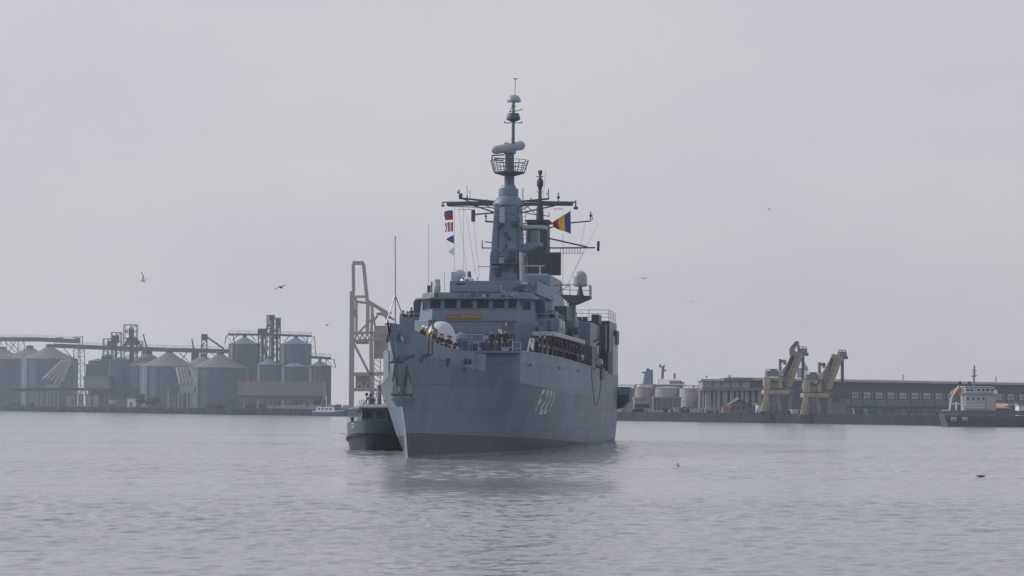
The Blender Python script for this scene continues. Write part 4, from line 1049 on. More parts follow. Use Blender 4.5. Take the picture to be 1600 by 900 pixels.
# crew lined up along the port side deck under the platform
LINE = ['first sailor of the line under the port platform, nearest the bow', 'second sailor from the bow in the line along the port side', 'third sailor from the bow in the line along the port side',
        'fourth sailor from the bow in the line along the port side', 'fifth sailor from the bow in the line along the port side', 'sixth sailor from the bow in the line along the port side',
        'seventh sailor from the bow in the line along the port side', 'eighth sailor from the bow in the line along the port side', 'ninth sailor from the bow in the line along the port side',
        'tenth sailor from the bow in the line along the port side', 'sailor in dark uniform at the aft end of the port side line']
for i, s in enumerate((26.3, 28.6, 31.2, 34.2, 36.4, 38.6, 42.0, 45.0, 48.2, 51.5, 55.0)):
    t = half(s, lerp(ZD, s)) - .42
    person(LINE[i], SW(t, s, lerp(ZU, s)), -TH + R(78), 'stand', 'beret', group='sailors lining the port side')
# line handlers on the forecastle, behind the port bulwark
FC = [(656,'helmet',0,'work','foremost line handler at the port bow, in a white helmet'), (660.5,'helmet',0,'rail','line handler in a white helmet, second from the bow'),
      (665,'helmet',1,'rail','line handler in yellow vest and white helmet beside the gun'), (669.5,'helmet',1,'work','line handler in yellow vest stooping in front of the gun'),
      (676,'beret',0,'rail','sailor in dark clothes standing in front of the gun barrel'), (683,'beret',0,'work','sailor in dark clothes standing before the middle of the gun dome'),
      (690,'beret',0,'rail','sailor in dark clothes before the right part of the gun dome'), (696,'hair',0,'work','bareheaded sailor bending before the right edge of the gun dome'),
      (702,'beret',0,'rail','sailor in dark clothes just right of the gun dome'), (709,'beret',0,'work','last sailor of the forecastle party, stooping over the ropes')]
for px, hat, ve, po, lb in FC:
    # stand just inside the bulwark where this line of sight crosses it
    s = -6.0
    while s < 9:
        if SL(px, 520, s).x < half(s, lerp(ZD, s)) - .55: break
        s += .1
    z = FCZ(s)
    person(lb, SW(SL(px, 520, s).x, s, z), -TH + R(60), po, hat, bool(ve), 'line handlers on the forecastle')
for px, s, lb in ((630,37.2,'sailor on the starboard bridge wing, leftmost of three'), (636.5,38.8,'sailor on the starboard bridge wing, in the middle of three'), (643,37.6,'tallest looking sailor on the starboard bridge wing, rightmost of three')):
    person(lb, SW(SL(px, 500, s).x, s, 10.2 + (.2 if px > 640 else -.05)), -TH, 'rail', 'hair', group='lookouts on the starboard wing')
p = SL(780, 546, 20.4); person('officer with white cap standing in front of the bridge', SW(p.x, 20.4, 8.0), -TH+R(20), 'stand', 'cap')
p = SL(768, 546, 20.8); person('sailor in dark uniform left of the officer with white cap', SW(p.x, 20.8, 8.0), -TH-R(15), 'stand', 'hair')
p = SL(789, 546, 21.4); person('sailor in dark uniform right of the officer with white cap', SW(p.x, 21.4, 8.0), -TH+R(10), 'stand', 'beret')
p = SL(837, 500, 37.8); person('lookout in dark clothes on the port bridge wing', SW(6.1, 37.8, 10.2), -TH+R(30), 'rail', 'hair')
# rope hanging in a bight from the port side
mb = MB(); pts = []
for k in range(25):
    u = k/24; s = 61 + u*12.5; z = 7.35 - 3.35*(1-(2*u-1)**2) - .25*u
    pts.append((half(s, min(z, 4.9))+.09, s, z))
mb.path(pts, .03, 5); o = mb.build('hanging_rope', M['rope'], None, True); o.location = BW; o.rotation_euler = (0,0,-TH); tag(o, 'dark rope hanging in a loop down the port hull side', 'rope')
for k, (px, a, b) in enumerate(((704,531,566),(708.5,534,560))):
    mb = MB(); pts = []
    for j in range(9):
        py = a+(b-a)*j/8; s = -1.4+k*.7
        z = SL(px, py, s).z; pts.append((max(half(s, min(z,7.3)), half(s, 7.2)-.6+.0)+.36*(z > 7.3)+.12, s, z))
    mb.path(pts, .045, 5); o = mb.build('mooring_rope', M['rope'], None, True); o.location = BW; o.rotation_euler = (0,0,-TH)
    tag(o, ('longer dark mooring rope hanging over the port bulwark', 'shorter mooring rope beside the longer one over the bulwark')[k], 'rope')

# ------------------------------------------------------------------ harbour tug at the frigate's starboard bow
M['tugdark'] = pmat('tug_hull_paint', (.028,.035,.055), .5, var=.15, scale=.8, spots=(RUST,.35,1.5,(1,1,.3)))
M['tuggrey'] = pmat('tug_grey_paint', (.085,.11,.145), .5, var=.1, scale=.8, spots=((.1,.09,.085),.5,1.5,(1,1,.3)))
M['tugroof'] = pmat('tug_roof_paint', (.26,.27,.30), .55, var=.12, scale=.8, spots=((.2,.15,.12),.4,2,(1,1,1)))
def make_tug(name, label, loc, rz, detail=True):
    T = empty(name, label, 'tug', loc, rz)
    HB = [(0,.25),(.4,.95),(1,1.5),(2,2.05),(3.2,2.4),(5,2.5),(10,2.45),(12.5,2.0)]
    HK = [(0,.1),(.6,.6),(1.5,1.2),(3,1.9),(5,2.25),(10,2.2),(12.5,1.8)]
    ZS = [(0,2.55),(3,2.2),(6,1.8),(12.5,1.6)]
    def h(y, f): return smooth(HK, y)*(1-f)+smooth(HB, y)*f
    def shell(nm, f0, f1, z0, z1, mat, off=0, th=0):
        mb = MB(); ysr = [0,.2,.5,1,1.6,2.4,3.2,4.2,5.5,7,9,11,12.5]; rows = []
        for y in ysr:
            zz0, zz1 = z0(y), z1(y); w0, w1 = h(y, f0)+off, h(y, f1)+off; yo = -.35*f1*max(0,1-y/2.5); y0_ = -.35*f0*max(0,1-y/2.5)
            rows.append([(-w0,y+y0_,zz0),(-w1,y+yo,zz1),(w1,y+yo,zz1),(w0,y+y0_,zz0)])
        for r in rows: mb.v += r
        for i in range(len(rows)-1):
            for k in ((0,1),(2,3),(1,2)) if th == 0 else ((0,1),(2,3),(1,2),(3,0)):
                a, b = 4*i+k[0], 4*i+k[1]; mb.f.append((a,b,b+4,a+4)); mb.m.append(0)
        mb.f.append((0,1,2,3)); mb.m.append(0); e = 4*(len(rows)-1); mb.f.append((e,e+1,e+2,e+3)); mb.m.append(0)
        return mb.build(nm, mat, T, True)
    shell('hull', 0, .8, lambda y: -.8, lambda y: lerp(ZS,y)-1.15, M['tugdark'])
    BWK = shell('bulwark', .8, 1, lambda y: lerp(ZS,y)-1.15, lambda y: lerp(ZS,y)-.0, M['tuggrey'])
    shell('fender', .8, .82, lambda y: lerp(ZS,y)-1.28, lambda y: lerp(ZS,y)-1.06, M['rubber'], .13, 1)
    # wheelhouse with a faceted front
    base = [(-1.75,4.2),(-1.15,2.7),(1.15,2.7),(1.75,4.2),(1.75,7.4),(-1.75,7.4)]
    topo = [(-1.6,4.35),(-1.05,2.95),(1.05,2.95),(1.6,4.35),(1.6,7.3),(-1.6,7.3)]
    n_ = 6
    mb = MB(); mb.add([(x,y,1.2) for x, y in base]+[(x,y,3.55) for x, y in topo], [tuple(range(6))[::-1], tuple(range(6,12))]+[(i,(i+1)%6,6+(i+1)%6,6+i) for i in range(6)])
    WH = mb.build('wheelhouse', M['tuggrey'], T, bevel=.03)
    roof = [(x*1.12, (y-5)*1.1+5) for x, y in base]
    mb = MB(); mb.prism(roof, 'z', 3.52, 3.62); mb.add([(x,y,3.62) for x, y in roof]+[(x*.8,(y-5)*.8+5,3.86) for x, y in roof], [tuple(range(6,12))]+[(i,(i+1)%6,6+(i+1)%6,6+i) for i in range(6)])
    RFo = mb.build('wheelhouse_roof', M['tugroof'], T)
    for (x0,y0),(x1,y1) in zip(base[:4], base[1:4]):
        d = Vector((x1-x0,y1-y0,0)); ln_ = d.length; d.normalize(); nn = Vector((d.y,-d.x,0))
        k = 2
        for i in range(k):
            c = Vector((x0,y0,0))+d*(ln_*(i+.5)/k) - nn*.17; c.z = 2.98
            window(WH, c, d, (0,0,1), ln_/k*.72, .66, nn+Vector((0,0,.08)), frame=M['tuggrey'])
    for sg in (1,-1):
        for k in range(2): window(WH, (sg*1.62,5+1.3*k,2.98), (0,1,0), (0,0,1), .95, .62, (sg,0,.08), frame=M['tuggrey'])
    # mast, radar, lamps and exhausts on the roof
    mb = MB(); mb.cyl((.1,4.8,3.8),(.1,4.8,5.3),.2,.17,12); mb.lathe((.1,4.8,5.3), [(.24,0),(.24,.14),(.1,.24)], 12); mb.cyl((-.35,5.1,3.8),(-.1,5.0,5.0),.04,n=5); mb.cyl((.6,5.1,3.8),(.3,5.0,5.0),.04,n=5); mb.beam((-.7,4.9,4.75),(.9,4.9,4.75),.06); MS = mb.build('mast', M['tugroof'], T, True)
    mb = MB(); mb.beam((-.45,4.7,5.82),(.7,4.7,5.82),.1); mb.cyl((.1,4.7,5.3),(.1,4.7,5.8),.05,n=6); mb.build('radar_scanner', M['white'], MS)
    mb = MB(); mb.cyl((.75,5,3.8),(.78,5,6.9),.03,n=5); mb.build('whip_aerial', M['wire'], MS)
    for x in (-.95,-.6,.65,1.05):
        mb = MB(); mb.cyl((x,4.6,3.8),(x,4.6,4.45+.2*abs(x)),.035,n=5); mb.cyl((x,4.45,4.5+.2*abs(x)),(x,4.72,4.5+.2*abs(x)),.12,.15,10); mb.build('searchlight', M['navy_dark'], RFo)
    for x in (-1.0,1.0):
        mb = MB(); mb.beam((x*1.4,5.3,3.7),(x*.5,5.3,4.9),.07); mb.beam((x*1.4,5.3,3.7),(x*.9,5.3,4.5),.05); mb.beam((x*.95,5.3,3.7),(x*.5,5.3,4.4),.05); mb.build('mast_brace', M['tuggrey'], MS)
    mb = MB(); mb.rail([(-1.5,4.3,3.7),(-1.0,3.1,3.7),(1.0,3.1,3.7),(1.5,4.3,3.7),(1.5,7,3.7)], .5, 2, .02, .8); mb.build('roof_rail', M['tuggrey'], RFo)
    mb = MB(); mb.cyl((-1.1,8.6,1.3),(-1.1,8.6,4.4),.28,n=12); mb.build('exhaust_stack', M['tuggrey'], T, True); mb = MB(); mb.cyl((1.1,8.6,1.3),(1.1,8.6,4.4),.28,n=12); mb.build('exhaust_stack', M['tuggrey'], T, True)
    # tyre fender and hull plates on the bulwark
    for sg, y in ((-1,.8),(1,1.6)):
        w = h(y,.93); w2 = h(y+.5,.93)
        d = Vector((sg*(w2-w),.5,0)).normalized(); nn = Vector((d.y*sg,-abs(d.x),0)).normalized()
        c = Vector((sg*(w+w2)/2, y+.12, 2.08)) + nn*.03
        mb = MB(); u_ = d*.19; v_ = Vector((0,0,.17))
        mb.hexa([c-u_-v_, c+u_-v_, c+u_-v_+nn*.05, c-u_-v_+nn*.05, c-u_+v_, c+u_+v_, c+u_+v_+nn*.05, c-u_+v_+nn*.05]); pl = mb.build('name_plate', M['navy_light'] if sg > 0 else M['white'], BWK)
        mb = MB()
        for k in range(3):
            q = c + d*(-.12+.12*k)*1 + nn*.055; mb.beam(q+Vector((0,0,-.1)), q+Vector((0,0,.1)), .035); mb.beam(q+Vector((0,0,.1)), q+d*.05+Vector((0,0,.1)), .03); mb.beam(q, q+d*.05, .03)
        mb.build('plate_lettering', M['tugdark'], pl)['kind'] = 'stuff'
    mb = MB(); mb.lathe((-1.75,2.0,2.3), [(.12,0),(.12,.35),(.17,.37),(.17,.45)], 10); mb.build('bollard', M['rubber'], T)
    mb = MB(); mb.beam((-2.2,1.6,1.3),(-2.75,1.5,1.42),.07); mb.build('boat_hook', M['white'], T)
    return T
tp_ = at(577, 704, 202.0); tp_.z = 0
make_tug('tug_boat', 'small dark grey tug with wheelhouse at the starboard bow of the warship', tp_, -R(5))
# dark sponson overhanging the port quarter
mb = MB(); mb.box(6.6, 8.35, 98.0, 101.5, 4.35, 6.0); SPS = mb.build('stern_sponson', M['navy_dark'], SHIP, bevel=.12)
mb = MB(); mb.hexa([(6.5,98.3,3.5),(7.5,98.3,3.7),(7.5,101.2,3.7),(6.5,101.2,3.5),(6.5,98.3,4.36),(8.0,98.3,4.36),(8.0,101.2,4.36),(6.5,101.2,4.36)]); mb.build('sponson_support', M['mastblack'], SPS)
mb = MB(); mb.box(6.8,8.2,97.9,98.0,5.1,5.9); mb.build('sponson_hatch', M['navy'], SPS, bevel=.04)

# ------------------------------------------------------------------ gulls
M['gull'] = pmat('gull_feathers', (.42,.42,.44), .8, var=.1, scale=6)
M['gulldark'] = pmat('dark_tip_and_backlit_feathers', (.06,.06,.065), .8, var=.15, scale=6)
def gull(label, px, py, Y, wing=(.35,-.1), head=0, bank=0, sit=False, sc=1.0, dark=False):
    mb = MB(); n_ = 10
    prof = [(-.26,.012,0),(-.235,.04,.005),(-.17,.055,.012),(-.08,.085,0),(.05,.09,-.005),(.16,.06,.005),(.24,.035,.02),(.36,.05,.025)]
    vs = [(r*math.cos(2*math.pi*i/n_), y, zc+(r if k < 7 else .012)*math.sin(2*math.pi*i/n_)) for k, (y, r, zc) in enumerate(prof) for i in range(n_)]
    mb.add(vs, [(k*n_+i, k*n_+(i+1) % n_, (k+1)*n_+(i+1) % n_, (k+1)*n_+i) for k in range(len(prof)-1) for i in range(n_)]+[tuple(range(n_))[::-1], tuple(range(7*n_, 8*n_))])
    mb.add([(-.012,-.25,.012),(.012,-.25,.012),(0,-.31,-.005),(0,-.25,-.012)], [(0,1,2),(1,3,2),(3,0,2),(0,3,1)])
    for sg in (1, -1):
        if sit: pts = [(.06,-.08,.07,.02,.14),(.10,.1,.06,.02,.12),(.06,.34,.05,.01,.05)]
        else:
            x1, x2 = .28, .66; z1, z2 = .03+wing[0]*.6, .03+wing[0]*.6+wing[1]
            pts = [(.05,0,.04,.025,.17),(x1,-.06,z1,.02,.16),(x2*.8,.0,(z1+z2)/2,.014,.11),(x2,.09,z2,.006,.03)]
        o = len(mb.v)
        for x, y, z, th, ch_ in pts: mb.v += [(sg*x,y-ch_/2,z),(sg*x,y,z+th),(sg*x,y+ch_/2,z),(sg*x,y,z-th*.3)]
        for k in range(len(pts)-1):
            mb.cur = 1 if (k >= 2 or dark) else 0
            for i in range(4): mb.f.append((o+4*k+i, o+4*k+(i+1) % 4, o+4*k+4+(i+1) % 4, o+4*k+4+i)); mb.m.append(mb.cur)
        mb.cur = 0; e = o+4*(len(pts)-1); mb.f.append((e,e+1,e+2,e+3)); mb.m.append(1)
    ob = mb.build('gull', [M['gulldark' if dark else 'gull'], M['gulldark']], None, True)  # dark birds have their backlit shade put into the body colour
    ob.location = at(px, py, Y); ob.rotation_euler = (R(10) if not sit else 0, bank, head); ob.scale = (sc,)*3
    if sit: ob.location.z = .05
    return tag(ob, label, 'gull')
gull('gull with raised wings over the left grain terminal, leftmost bird', 223, 439, 250, (.55,.25), R(70), R(25), sc=1.15)
gull('gull gliding above the tall twin silos, left of the crane', 439, 449, 230, (.12,-.12), R(160), R(18), sc=1.1, dark=True)
gull('tiny gull just above the rightmost left bank silo', 511, 508, 330, (.1,-.05), R(150), R(-8))
gull('gull high in the sky on the right, highest bird', 1201, 327, 330, (.1,.0), R(40), R(20), sc=.9)
gull('gull gliding level to the right of the satellite dome', 1006, 435, 280, (.06,-.04), R(170), R(3), sc=1.0)
gull('tiny gull above the white ship superstructure', 1081, 471, 360, (.05,-.05), R(20), R(8), sc=.9)
gull('gull skimming low over the water right of the warship', 1059, 727, 150, (.15,-.1), R(70), R(25), sc=.55)
gull('gull resting on the water at the far right', 1533, 741, 135, sit=True, head=R(80), sc=.8, dark=True)

# ------------------------------------------------------------------ far shore: grain terminal on the left
M['silo'] = pmat('galvanised_silo_wall', (.085,.135,.21), .6, metal=.0, var=.12, scale=.25, stretch=(1,1,2.5), spots=((.05,.075,.115),.6,.3,(1,1,.2)))
M['siloroof'] = pmat('weathered_silo_roof', (.12,.122,.145), .7, var=.12, scale=.2, spots=((.10,.09,.095),.5,.25,(1,1,.3)))
M['conv'] = pmat('conveyor_steel', (.05,.06,.09), .7, var=.2, scale=.3)
M['lattice'] = pmat('grey_lattice_steel', (.15,.15,.17), .7, var=.2, scale=.5)
M['pale'] = pmat('pale_painted_steel', (.32,.31,.335), .6, var=.12, scale=.3, spots=((.28,.22,.19),.5,.5,(1,1,.3)))
M['shed'] = pmat('pale_sheet_wall', (.21,.225,.28), .7, var=.08, scale=.2, stretch=(1,1,.3), spots=((.28,.27,.28),.5,.2,(1,1,.3)))
M['redroof'] = pmat('faded_red_trim', (.40,.22,.19), .7, var=.1, scale=.3)
M['brick'] = pmat('brown_masonry', (.20,.165,.145), .85, var=.25, scale=.5)
M['concrete'] = pmat('grey_concrete', (.26,.26,.27), .8, var=.15, scale=.3)
M['leaf'] = pmat('scrub_leaves', (.055,.068,.045), .8, var=.4, scale=1.2)
M['twig'] = pmat('scrub_twigs', (.09,.075,.06), .9, var=.2, scale=2)
M['bluepaint'] = pmat('blue_paint', (.05,.10,.28), .5, var=.1, scale=.5)
M['orange'] = pmat('orange_paint', (.33,.14,.09), .6, var=.1, scale=.6)

class Place:
    """a far thing anchored on the ground: px of its base, depth behind the quay; P() gives local points from photo pixels"""
    def __init__(s, name, label, cat, px, inland, group=None, root=True):
        s.Y = quayY(px) + inland; p = at(px, 630, s.Y); p.z = QZ; s.o = p
        s.r = empty(name, label, cat, p, 0, group) if root else None
    def P(s, px, py, dy=0):
        return at(px, py, s.Y+dy) - s.o
    def m(s, px): return px*s.Y/FPX           # pixels to metres here
    def part(s, name, mb, mat, smooth_=False, parent=None, bevel=0): return mb.build(name, mat if isinstance(mat, list) else M[mat], parent or s.r, smooth_, bevel=bevel)

def silo(label, cx, apex, eave, hw, inland, grp, roofmat='siloroof', cap=True):
    pl = Place('grain_silo', label, 'silo', cx, inland, grp)
    r = pl.m(hw); ze = pl.P(cx, eave).z; za = pl.P(cx, apex).z
    mb = MB()
    prof = [(r, -.3)]; nb = max(4, int(ze/2.2))
    for k in range(nb): z = ze*k/nb; prof += [(r, z+.05), (r+.10, z+ze/nb*.5)]
    prof += [(r, ze)]
    mb.lathe((0,0,0), prof, 40); w = pl.part('wall', mb, 'silo', True)
    mb = MB()
    for k in range(14):
        a = 2*math.pi*k/14; mb.beam(((r+.16)*math.cos(a),(r+.16)*math.sin(a),0),((r+.16)*math.cos(a),(r+.16)*math.sin(a),ze),.22)
    pl.part('stiffeners', mb, 'silo', parent=w)['kind'] = 'stuff'
    mb = MB(); mb.lathe((0,0,ze), [(r+.35,-.15),(r+.35,.05),(r*.62,(za-ze)*.36),(r*.3,(za-ze)*.72),(r*.12,za-ze-.2),(r*.1,za-ze)], 40); rf = pl.part('roof', mb, roofmat, True)
    if cap: mb = MB(); mb.lathe((0,0,za-.1), [(r*.14,0),(r*.14,.9),(r*.04,1.3)], 12); pl.part('roof_cap', mb, 'conv', parent=rf)
    mb = MB(); a = -2.2; x, y = (r+.35)*math.cos(a), (r+.35)*math.sin(a); mb.beam((x-.4,y,0),(x-.4,y,ze+.6),.1); mb.beam((x+.4,y,0),(x+.4,y,ze+.6),.1)
    for k in range(int(ze/1.2)): mb.beam((x-.4,y,k*1.2+.6),(x+.4,y,k*1.2+.6),.07)
    pl.part('ladder', mb, 'lattice', parent=w)['kind'] = 'stuff'
    return pl
G1, G2, G3 = 'broad silos at the left edge', 'broad silos in the middle of the terminal', 'broad silos beside the long shed'
silo('broad silo with brown cone roof cut by the left photo edge', 2, 545, 562, 44, 70, G1)
silo('broad silo with brown cone roof, second from the left edge', 45, 543, 561, 45, 110, G1)
silo('broad silo with brown cone roof behind the left pale chutes', 76, 541, 561, 43, 62, G1)
silo('broad silo with cone roof partly hidden, right of the lattice tower', 231, 552, 572, 42, 105, G2)
silo('broad silo with brown cone roof behind the second pale chutes', 263, 550, 573, 44, 62, G2)
silo('broad silo with cone roof behind, left of the rightmost broad silo', 317, 556, 575, 42, 110, G3)
silo('rightmost broad silo with brown cone roof, left of the tall silos', 343, 553, 575, 45, 62, G3)
silo('tall grey silo with cone top, left of the elevator tower', 381, 526, 538, 24, 95, 'tall grey silos', 'silo')
silo('tall grey silo with cone top, right of the elevator tower', 461, 527, 538, 24, 95, 'tall grey silos', 'silo')
silo('shorter grey silo standing below the elevator tower', 420, 560, 570, 19, 70, 'shorter grey silos', 'silo')
silo('shorter grey silo in front of the right tall silo', 459, 566, 573, 20, 66, 'shorter grey silos', 'silo')
silo('rightmost grey silo of the terminal, beside the crane', 499, 563, 572, 17, 72, 'shorter grey silos', 'silo')
silo('slim grey silo left of the lattice elevator frame', 152, 560, 564, 14, 92, 'slim silos by the lattice frame', 'silo', False)
silo('slim grey silo below the lattice elevator frame', 186, 558, 562, 17, 70, 'slim silos by the lattice frame', 'silo', False)
silo('slim dark silo behind the low pale building', 165, 553, 557, 7, 98, 'slim silos by the lattice frame', 'silo', False)

def truss(mb, a, b, w, h, n=None, chord=.28, web=.16):
    """box girder from a to b (local points), w across, h high"""
    a, b = Vector(a), Vector(b); d = (b-a); n = n or max(2, int(d.length/h/1.2)); sd_ = Vector((0,0,1)).cross(d).normalized()*w/2; up_ = Vector((0,0,h))
    if abs(d.normalized().z) > .9: sd_ = Vector((w/2,0,0)); up_ = Vector((0,h,0))
    for s_ in (sd_, -sd_):
        for u_ in (up_*0, up_): mb.beam(a+s_+u_, b+s_+u_, chord)
        for k in range(n+1):
            p = a+d*(k/n)+s_; mb.beam(p, p+up_, web)
            if k < n: q = a+d*((k+1)/n)+s_; mb.beam(p if k % 2 else p+up_, q+up_ if k % 2 else q, web)
    for k in range(n+1):
        p = a+d*(k/n)
        for u_ in (up_*0, up_): mb.beam(p+sd_+u_, p-sd_+u_, web)
def gallery(label, pts, inland, th, legs, px0, w=2.6, trussed=()):
    pl = Place('conveyor_gallery', label, 'conveyor', px0, inland)
    for (a, b) in zip(pts, pts[1:]):
        p, q = pl.P(*a), pl.P(*b); mb = MB(); mb.beam(p, q, w, pl.m(th)); g = pl.part('gallery', mb, 'conv')
        mb = MB(); k = max(2, int((q-p).length/5))
        for s_ in (-w/2,): mb.rail([p+Vector((0,s_,pl.m(th)/2)), q+Vector((0,s_,pl.m(th)/2))], 1.1, 2, .06, 4)
        pl.part('handrail', mb, 'lattice', parent=g)
        L_ = (q-p).length; nb = int(L_/9); 
        for i in range(1, nb): c = p.lerp(q, i/nb); mb = MB(); mb.box(c.x-.35,c.x+.35,c.y-w/2-.15,c.y+w/2+.15,c.z-pl.m(th)/2-.2,c.z+pl.m(th)/2+.15); pl.part('gallery_rib', mb, 'lattice', parent=g)
    for x, y0, y1 in legs:
        mb = MB(); a, b = pl.P(x, y0), pl.P(x, y1); b.z = max(b.z, .0)
        for e in (-1.4, 1.4):
            mb.beam(a+Vector((e,0,0)), b+Vector((e*1.5,0,0)), .35)
        n_ = max(1, int((a.z-b.z)/3.2))
        for k in range(n_):
            z0, z1 = b.z+(a.z-b.z)*k/n_, b.z+(a.z-b.z)*(k+1)/n_; sg = 1 if k % 2 else -1
            mb.beam((a.x-1.4*sg,a.y,z0),(a.x+1.4*sg,a.y,z1),.18); mb.beam((a.x-1.4,a.y,z1),(a.x+1.4,a.y,z1),.18)
        pl.part('trestle', mb, 'lattice')
    for a, b in trussed:
        mb = MB(); mb.beam(pl.P(*a), pl.P(*b), .35); pl.part('brace', mb, 'lattice')
    return pl
gallery('upper dark conveyor gallery over the leftmost silos', [(-20,530),(60,530.3),(95,532),(125,533.5)], 85, 6.5, [(5,533,548),(33,533,555)], 40, trussed=[((8,534),(24,550)),((24,534),(12,552)),((16,534),(30,549))])
gallery('long dark conveyor gallery crossing the terminal over the broad silos', [(84,540),(165,543.5),(260,546.5),(355,549),(395,547)], 80, 6.5, [(120,546,638),(127,546,638)], 200, trussed=[((100,545),(118,565)),((280,551),(296,566)),((292,551),(284,562)),((330,552),(345,560))])
gallery('thin conveyor bridge across the tops of the tall silos', [(357,522.5),(422,523),(487,525)], 95, 3.2, [(359,524,538),(486,526,560)], 420, 2.0, trussed=[((372,524),(363,532)),((392,524),(400,533)),((452,525),(444,534)),((472,526),(480,535))])
gallery('short conveyor bridge over the rightmost silo', [(482,558),(503,559),(517,560)], 74, 4, [(516,561,575)], 500, 2.0)
gallery('low dark conveyor gallery running along the waterfront', [(20,609),(120,608),(240,610.5),(330,613),(400,614)], 22, 4.5, [(34,612,640),(62,612,640),(130,612,640),(170,612,640),(205,613,640),(250,613,640),(320,615,640),(372,616,640)], 200)
pl = Place('signal_gantry', 'short mast frame over the end of the upper gallery', 'gantry', 122, 83)
mb = MB()
for a, b in (((117,533),(117,526)),((129,541),(129,526)),((113,527),(130,526)),((121,534),(121,527)),((88,533),(88,528)),((98,533),(98,528)),((87,528),(99,528))): mb.beam(pl.P(*a), pl.P(*b), .35)
pl.part('frame', mb, 'conv')
mb = MB(); mb.beam(pl.P(119,531), pl.P(125,531), 1.6, 2); pl.part('drive_house', mb, 'conv')

def tower(label, px, inland, frames, solids, tubes, cat='tower', name='elevator_tower'):
    pl = Place(name, label, cat, px, inland)
    for x0, x1, yt, yb, nx, ny in frames:     # open frame bays
        mb = MB(); A = pl.P(x0, yt); Bq = pl.P(x1, yb); dpt = abs(Bq.x-A.x)*.7
        Bq.z = max(Bq.z, 0)
        for dy_ in (-dpt/2, dpt/2):
            for i in range(nx+1): x = A.x+(Bq.x-A.x)*i/nx; mb.beam((x,dy_,Bq.z),(x,dy_,A.z),.34)
            for j in range(ny+1): z = Bq.z+(A.z-Bq.z)*j/ny; mb.beam((A.x,dy_,z),(Bq.x,dy_,z),.30)
            for j in range(ny):
                if (j+nx) % 2: mb.beam((A.x,dy_,Bq.z+(A.z-Bq.z)*j/ny),(Bq.x,dy_,Bq.z+(A.z-Bq.z)*(j+1)/ny),.2)
                else: mb.beam((Bq.x,dy_,Bq.z+(A.z-Bq.z)*j/ny),(A.x,dy_,Bq.z+(A.z-Bq.z)*(j+1)/ny),.2)
        for j in range(ny+1):
            z = Bq.z+(A.z-Bq.z)*j/ny
            for x in (A.x, Bq.x): mb.beam((x,-dpt/2,z),(x,dpt/2,z),.26)
        pl.part('frame', mb, 'conv')
    for x0, x1, yt, yb in solids:
        A = pl.P(x0, yt); Bq = pl.P(x1, yb); mb = MB(); mb.box(A.x, Bq.x, -1.2, 1.2, Bq.z, A.z); pl.part('machine_house', mb, 'conv', bevel=.15)
    for a, b, r in tubes:
        mb = MB(); mb.cyl(pl.P(*a), pl.P(*b), r, n=8); pl.part('spout_pipe', mb, 'conv')
    return pl
tower('lattice elevator frames rising over the long gallery', 195, 88, [(194.5,213.5,507.5,570,2,6),(174.5,189,519.5,575,2,4),(162,176,529.5,560,2,2),(205,222,533,570,2,3)],
      [(202,209,513,535),(198,214,528,538),(176,186,524,536),(168,182,533,542)], [((207,520),(207,590),.7),((209,530),(224,544),.45),((200,530),(190,548),.45),((181,530),(181,580),.6),((216,532),(222,545),.4)])
tower('tallest lattice elevator tower between the tall silos', 424, 92, [(417.5,426,493,575,2,8),(428,437,497,575,1,8),(404,414,514,575,2,5)],
      [(420,429,492,500),(431,437,498,506),(406,416,514,524),(431,438,508,513)], [((426,497),(426,580),.7),((433,500),(433,580),.55),((410,518),(410,580),.6),((421,506),(407,530),.4),((436,505),(430,530),.4),((411,540),(419,566),.4)])
tower('short lift tower with sloping belt beside the rightmost broad silo', 319, 96, [(315.5,323,523,556,1,4)], [(315,323.5,522,531)], [((324,527),(350,545),.4)])
def jib(label, a, b, px, inland, top):
    pl = Place('mobile_crane', label, 'crane', px, inland)
    mb = MB(); mb.beam(pl.P(*a), pl.P(*top), .5, 1.1); mb.beam(pl.P(*top), pl.P(*b), .35); pl.part('jib', mb, 'conv')
    mb = MB(); p = pl.P(px, 560); mb.box(p.x-1.6,p.x+1.6,-1.6,1.6,0,pl.P(px,548).z); pl.part('tower', mb, 'conv')
jib('slim crane jib leaning left, just right of the lattice frames', (229.5,546), (231,546), 229, 120, (224,522))
jib('slim crane jib leaning left, beside the short lift tower', (305,560), (307,560), 305, 120, (300,530))

def chutes(label, px, inland, fan, base, deck):
    pl = Place('loading_chutes', label, 'chute', px, inland)
    for a, b in fan:
        mb = MB(); mb.cyl(pl.P(*a, 1.5), pl.P(*b, -1.5), .55, n=8); pl.part('chute_pipe', mb, 'pale', True)
    for x0, x1, yt, yb, m_ in base:
        A = pl.P(x0, yt); Bq = pl.P(x1, yb); mb = MB(); mb.box(A.x,Bq.x,-1.5,2.5,max(0,Bq.z),A.z); pl.part('base_block', mb, m_, bevel=.1)
    for x, yt, yb in deck:
        A = pl.P(x, yt); Bq = pl.P(x, yb); mb = MB(); mb.beam((A.x,-2,A.z),(A.x,-2,max(0,Bq.z)),.5); pl.part('column', mb, 'pale')
    return pl
chutes('fan of pale loading chutes at the left waterfront', 90, 14, [((98,563),(68,592)),((102,563),(74,592)),((105,563),(80,595)),((108,562),(85,600)),((110,562),(90,604)),((112,563),(97,596))],
       [(73,93,601,606,'pale'),(76,92,606,613,'shed'),(57,74,606,608,'pale')], [(75,612,636),(80,612,636),(86,612,636),(92,612,636),(59,608,638),(66,608,638)])
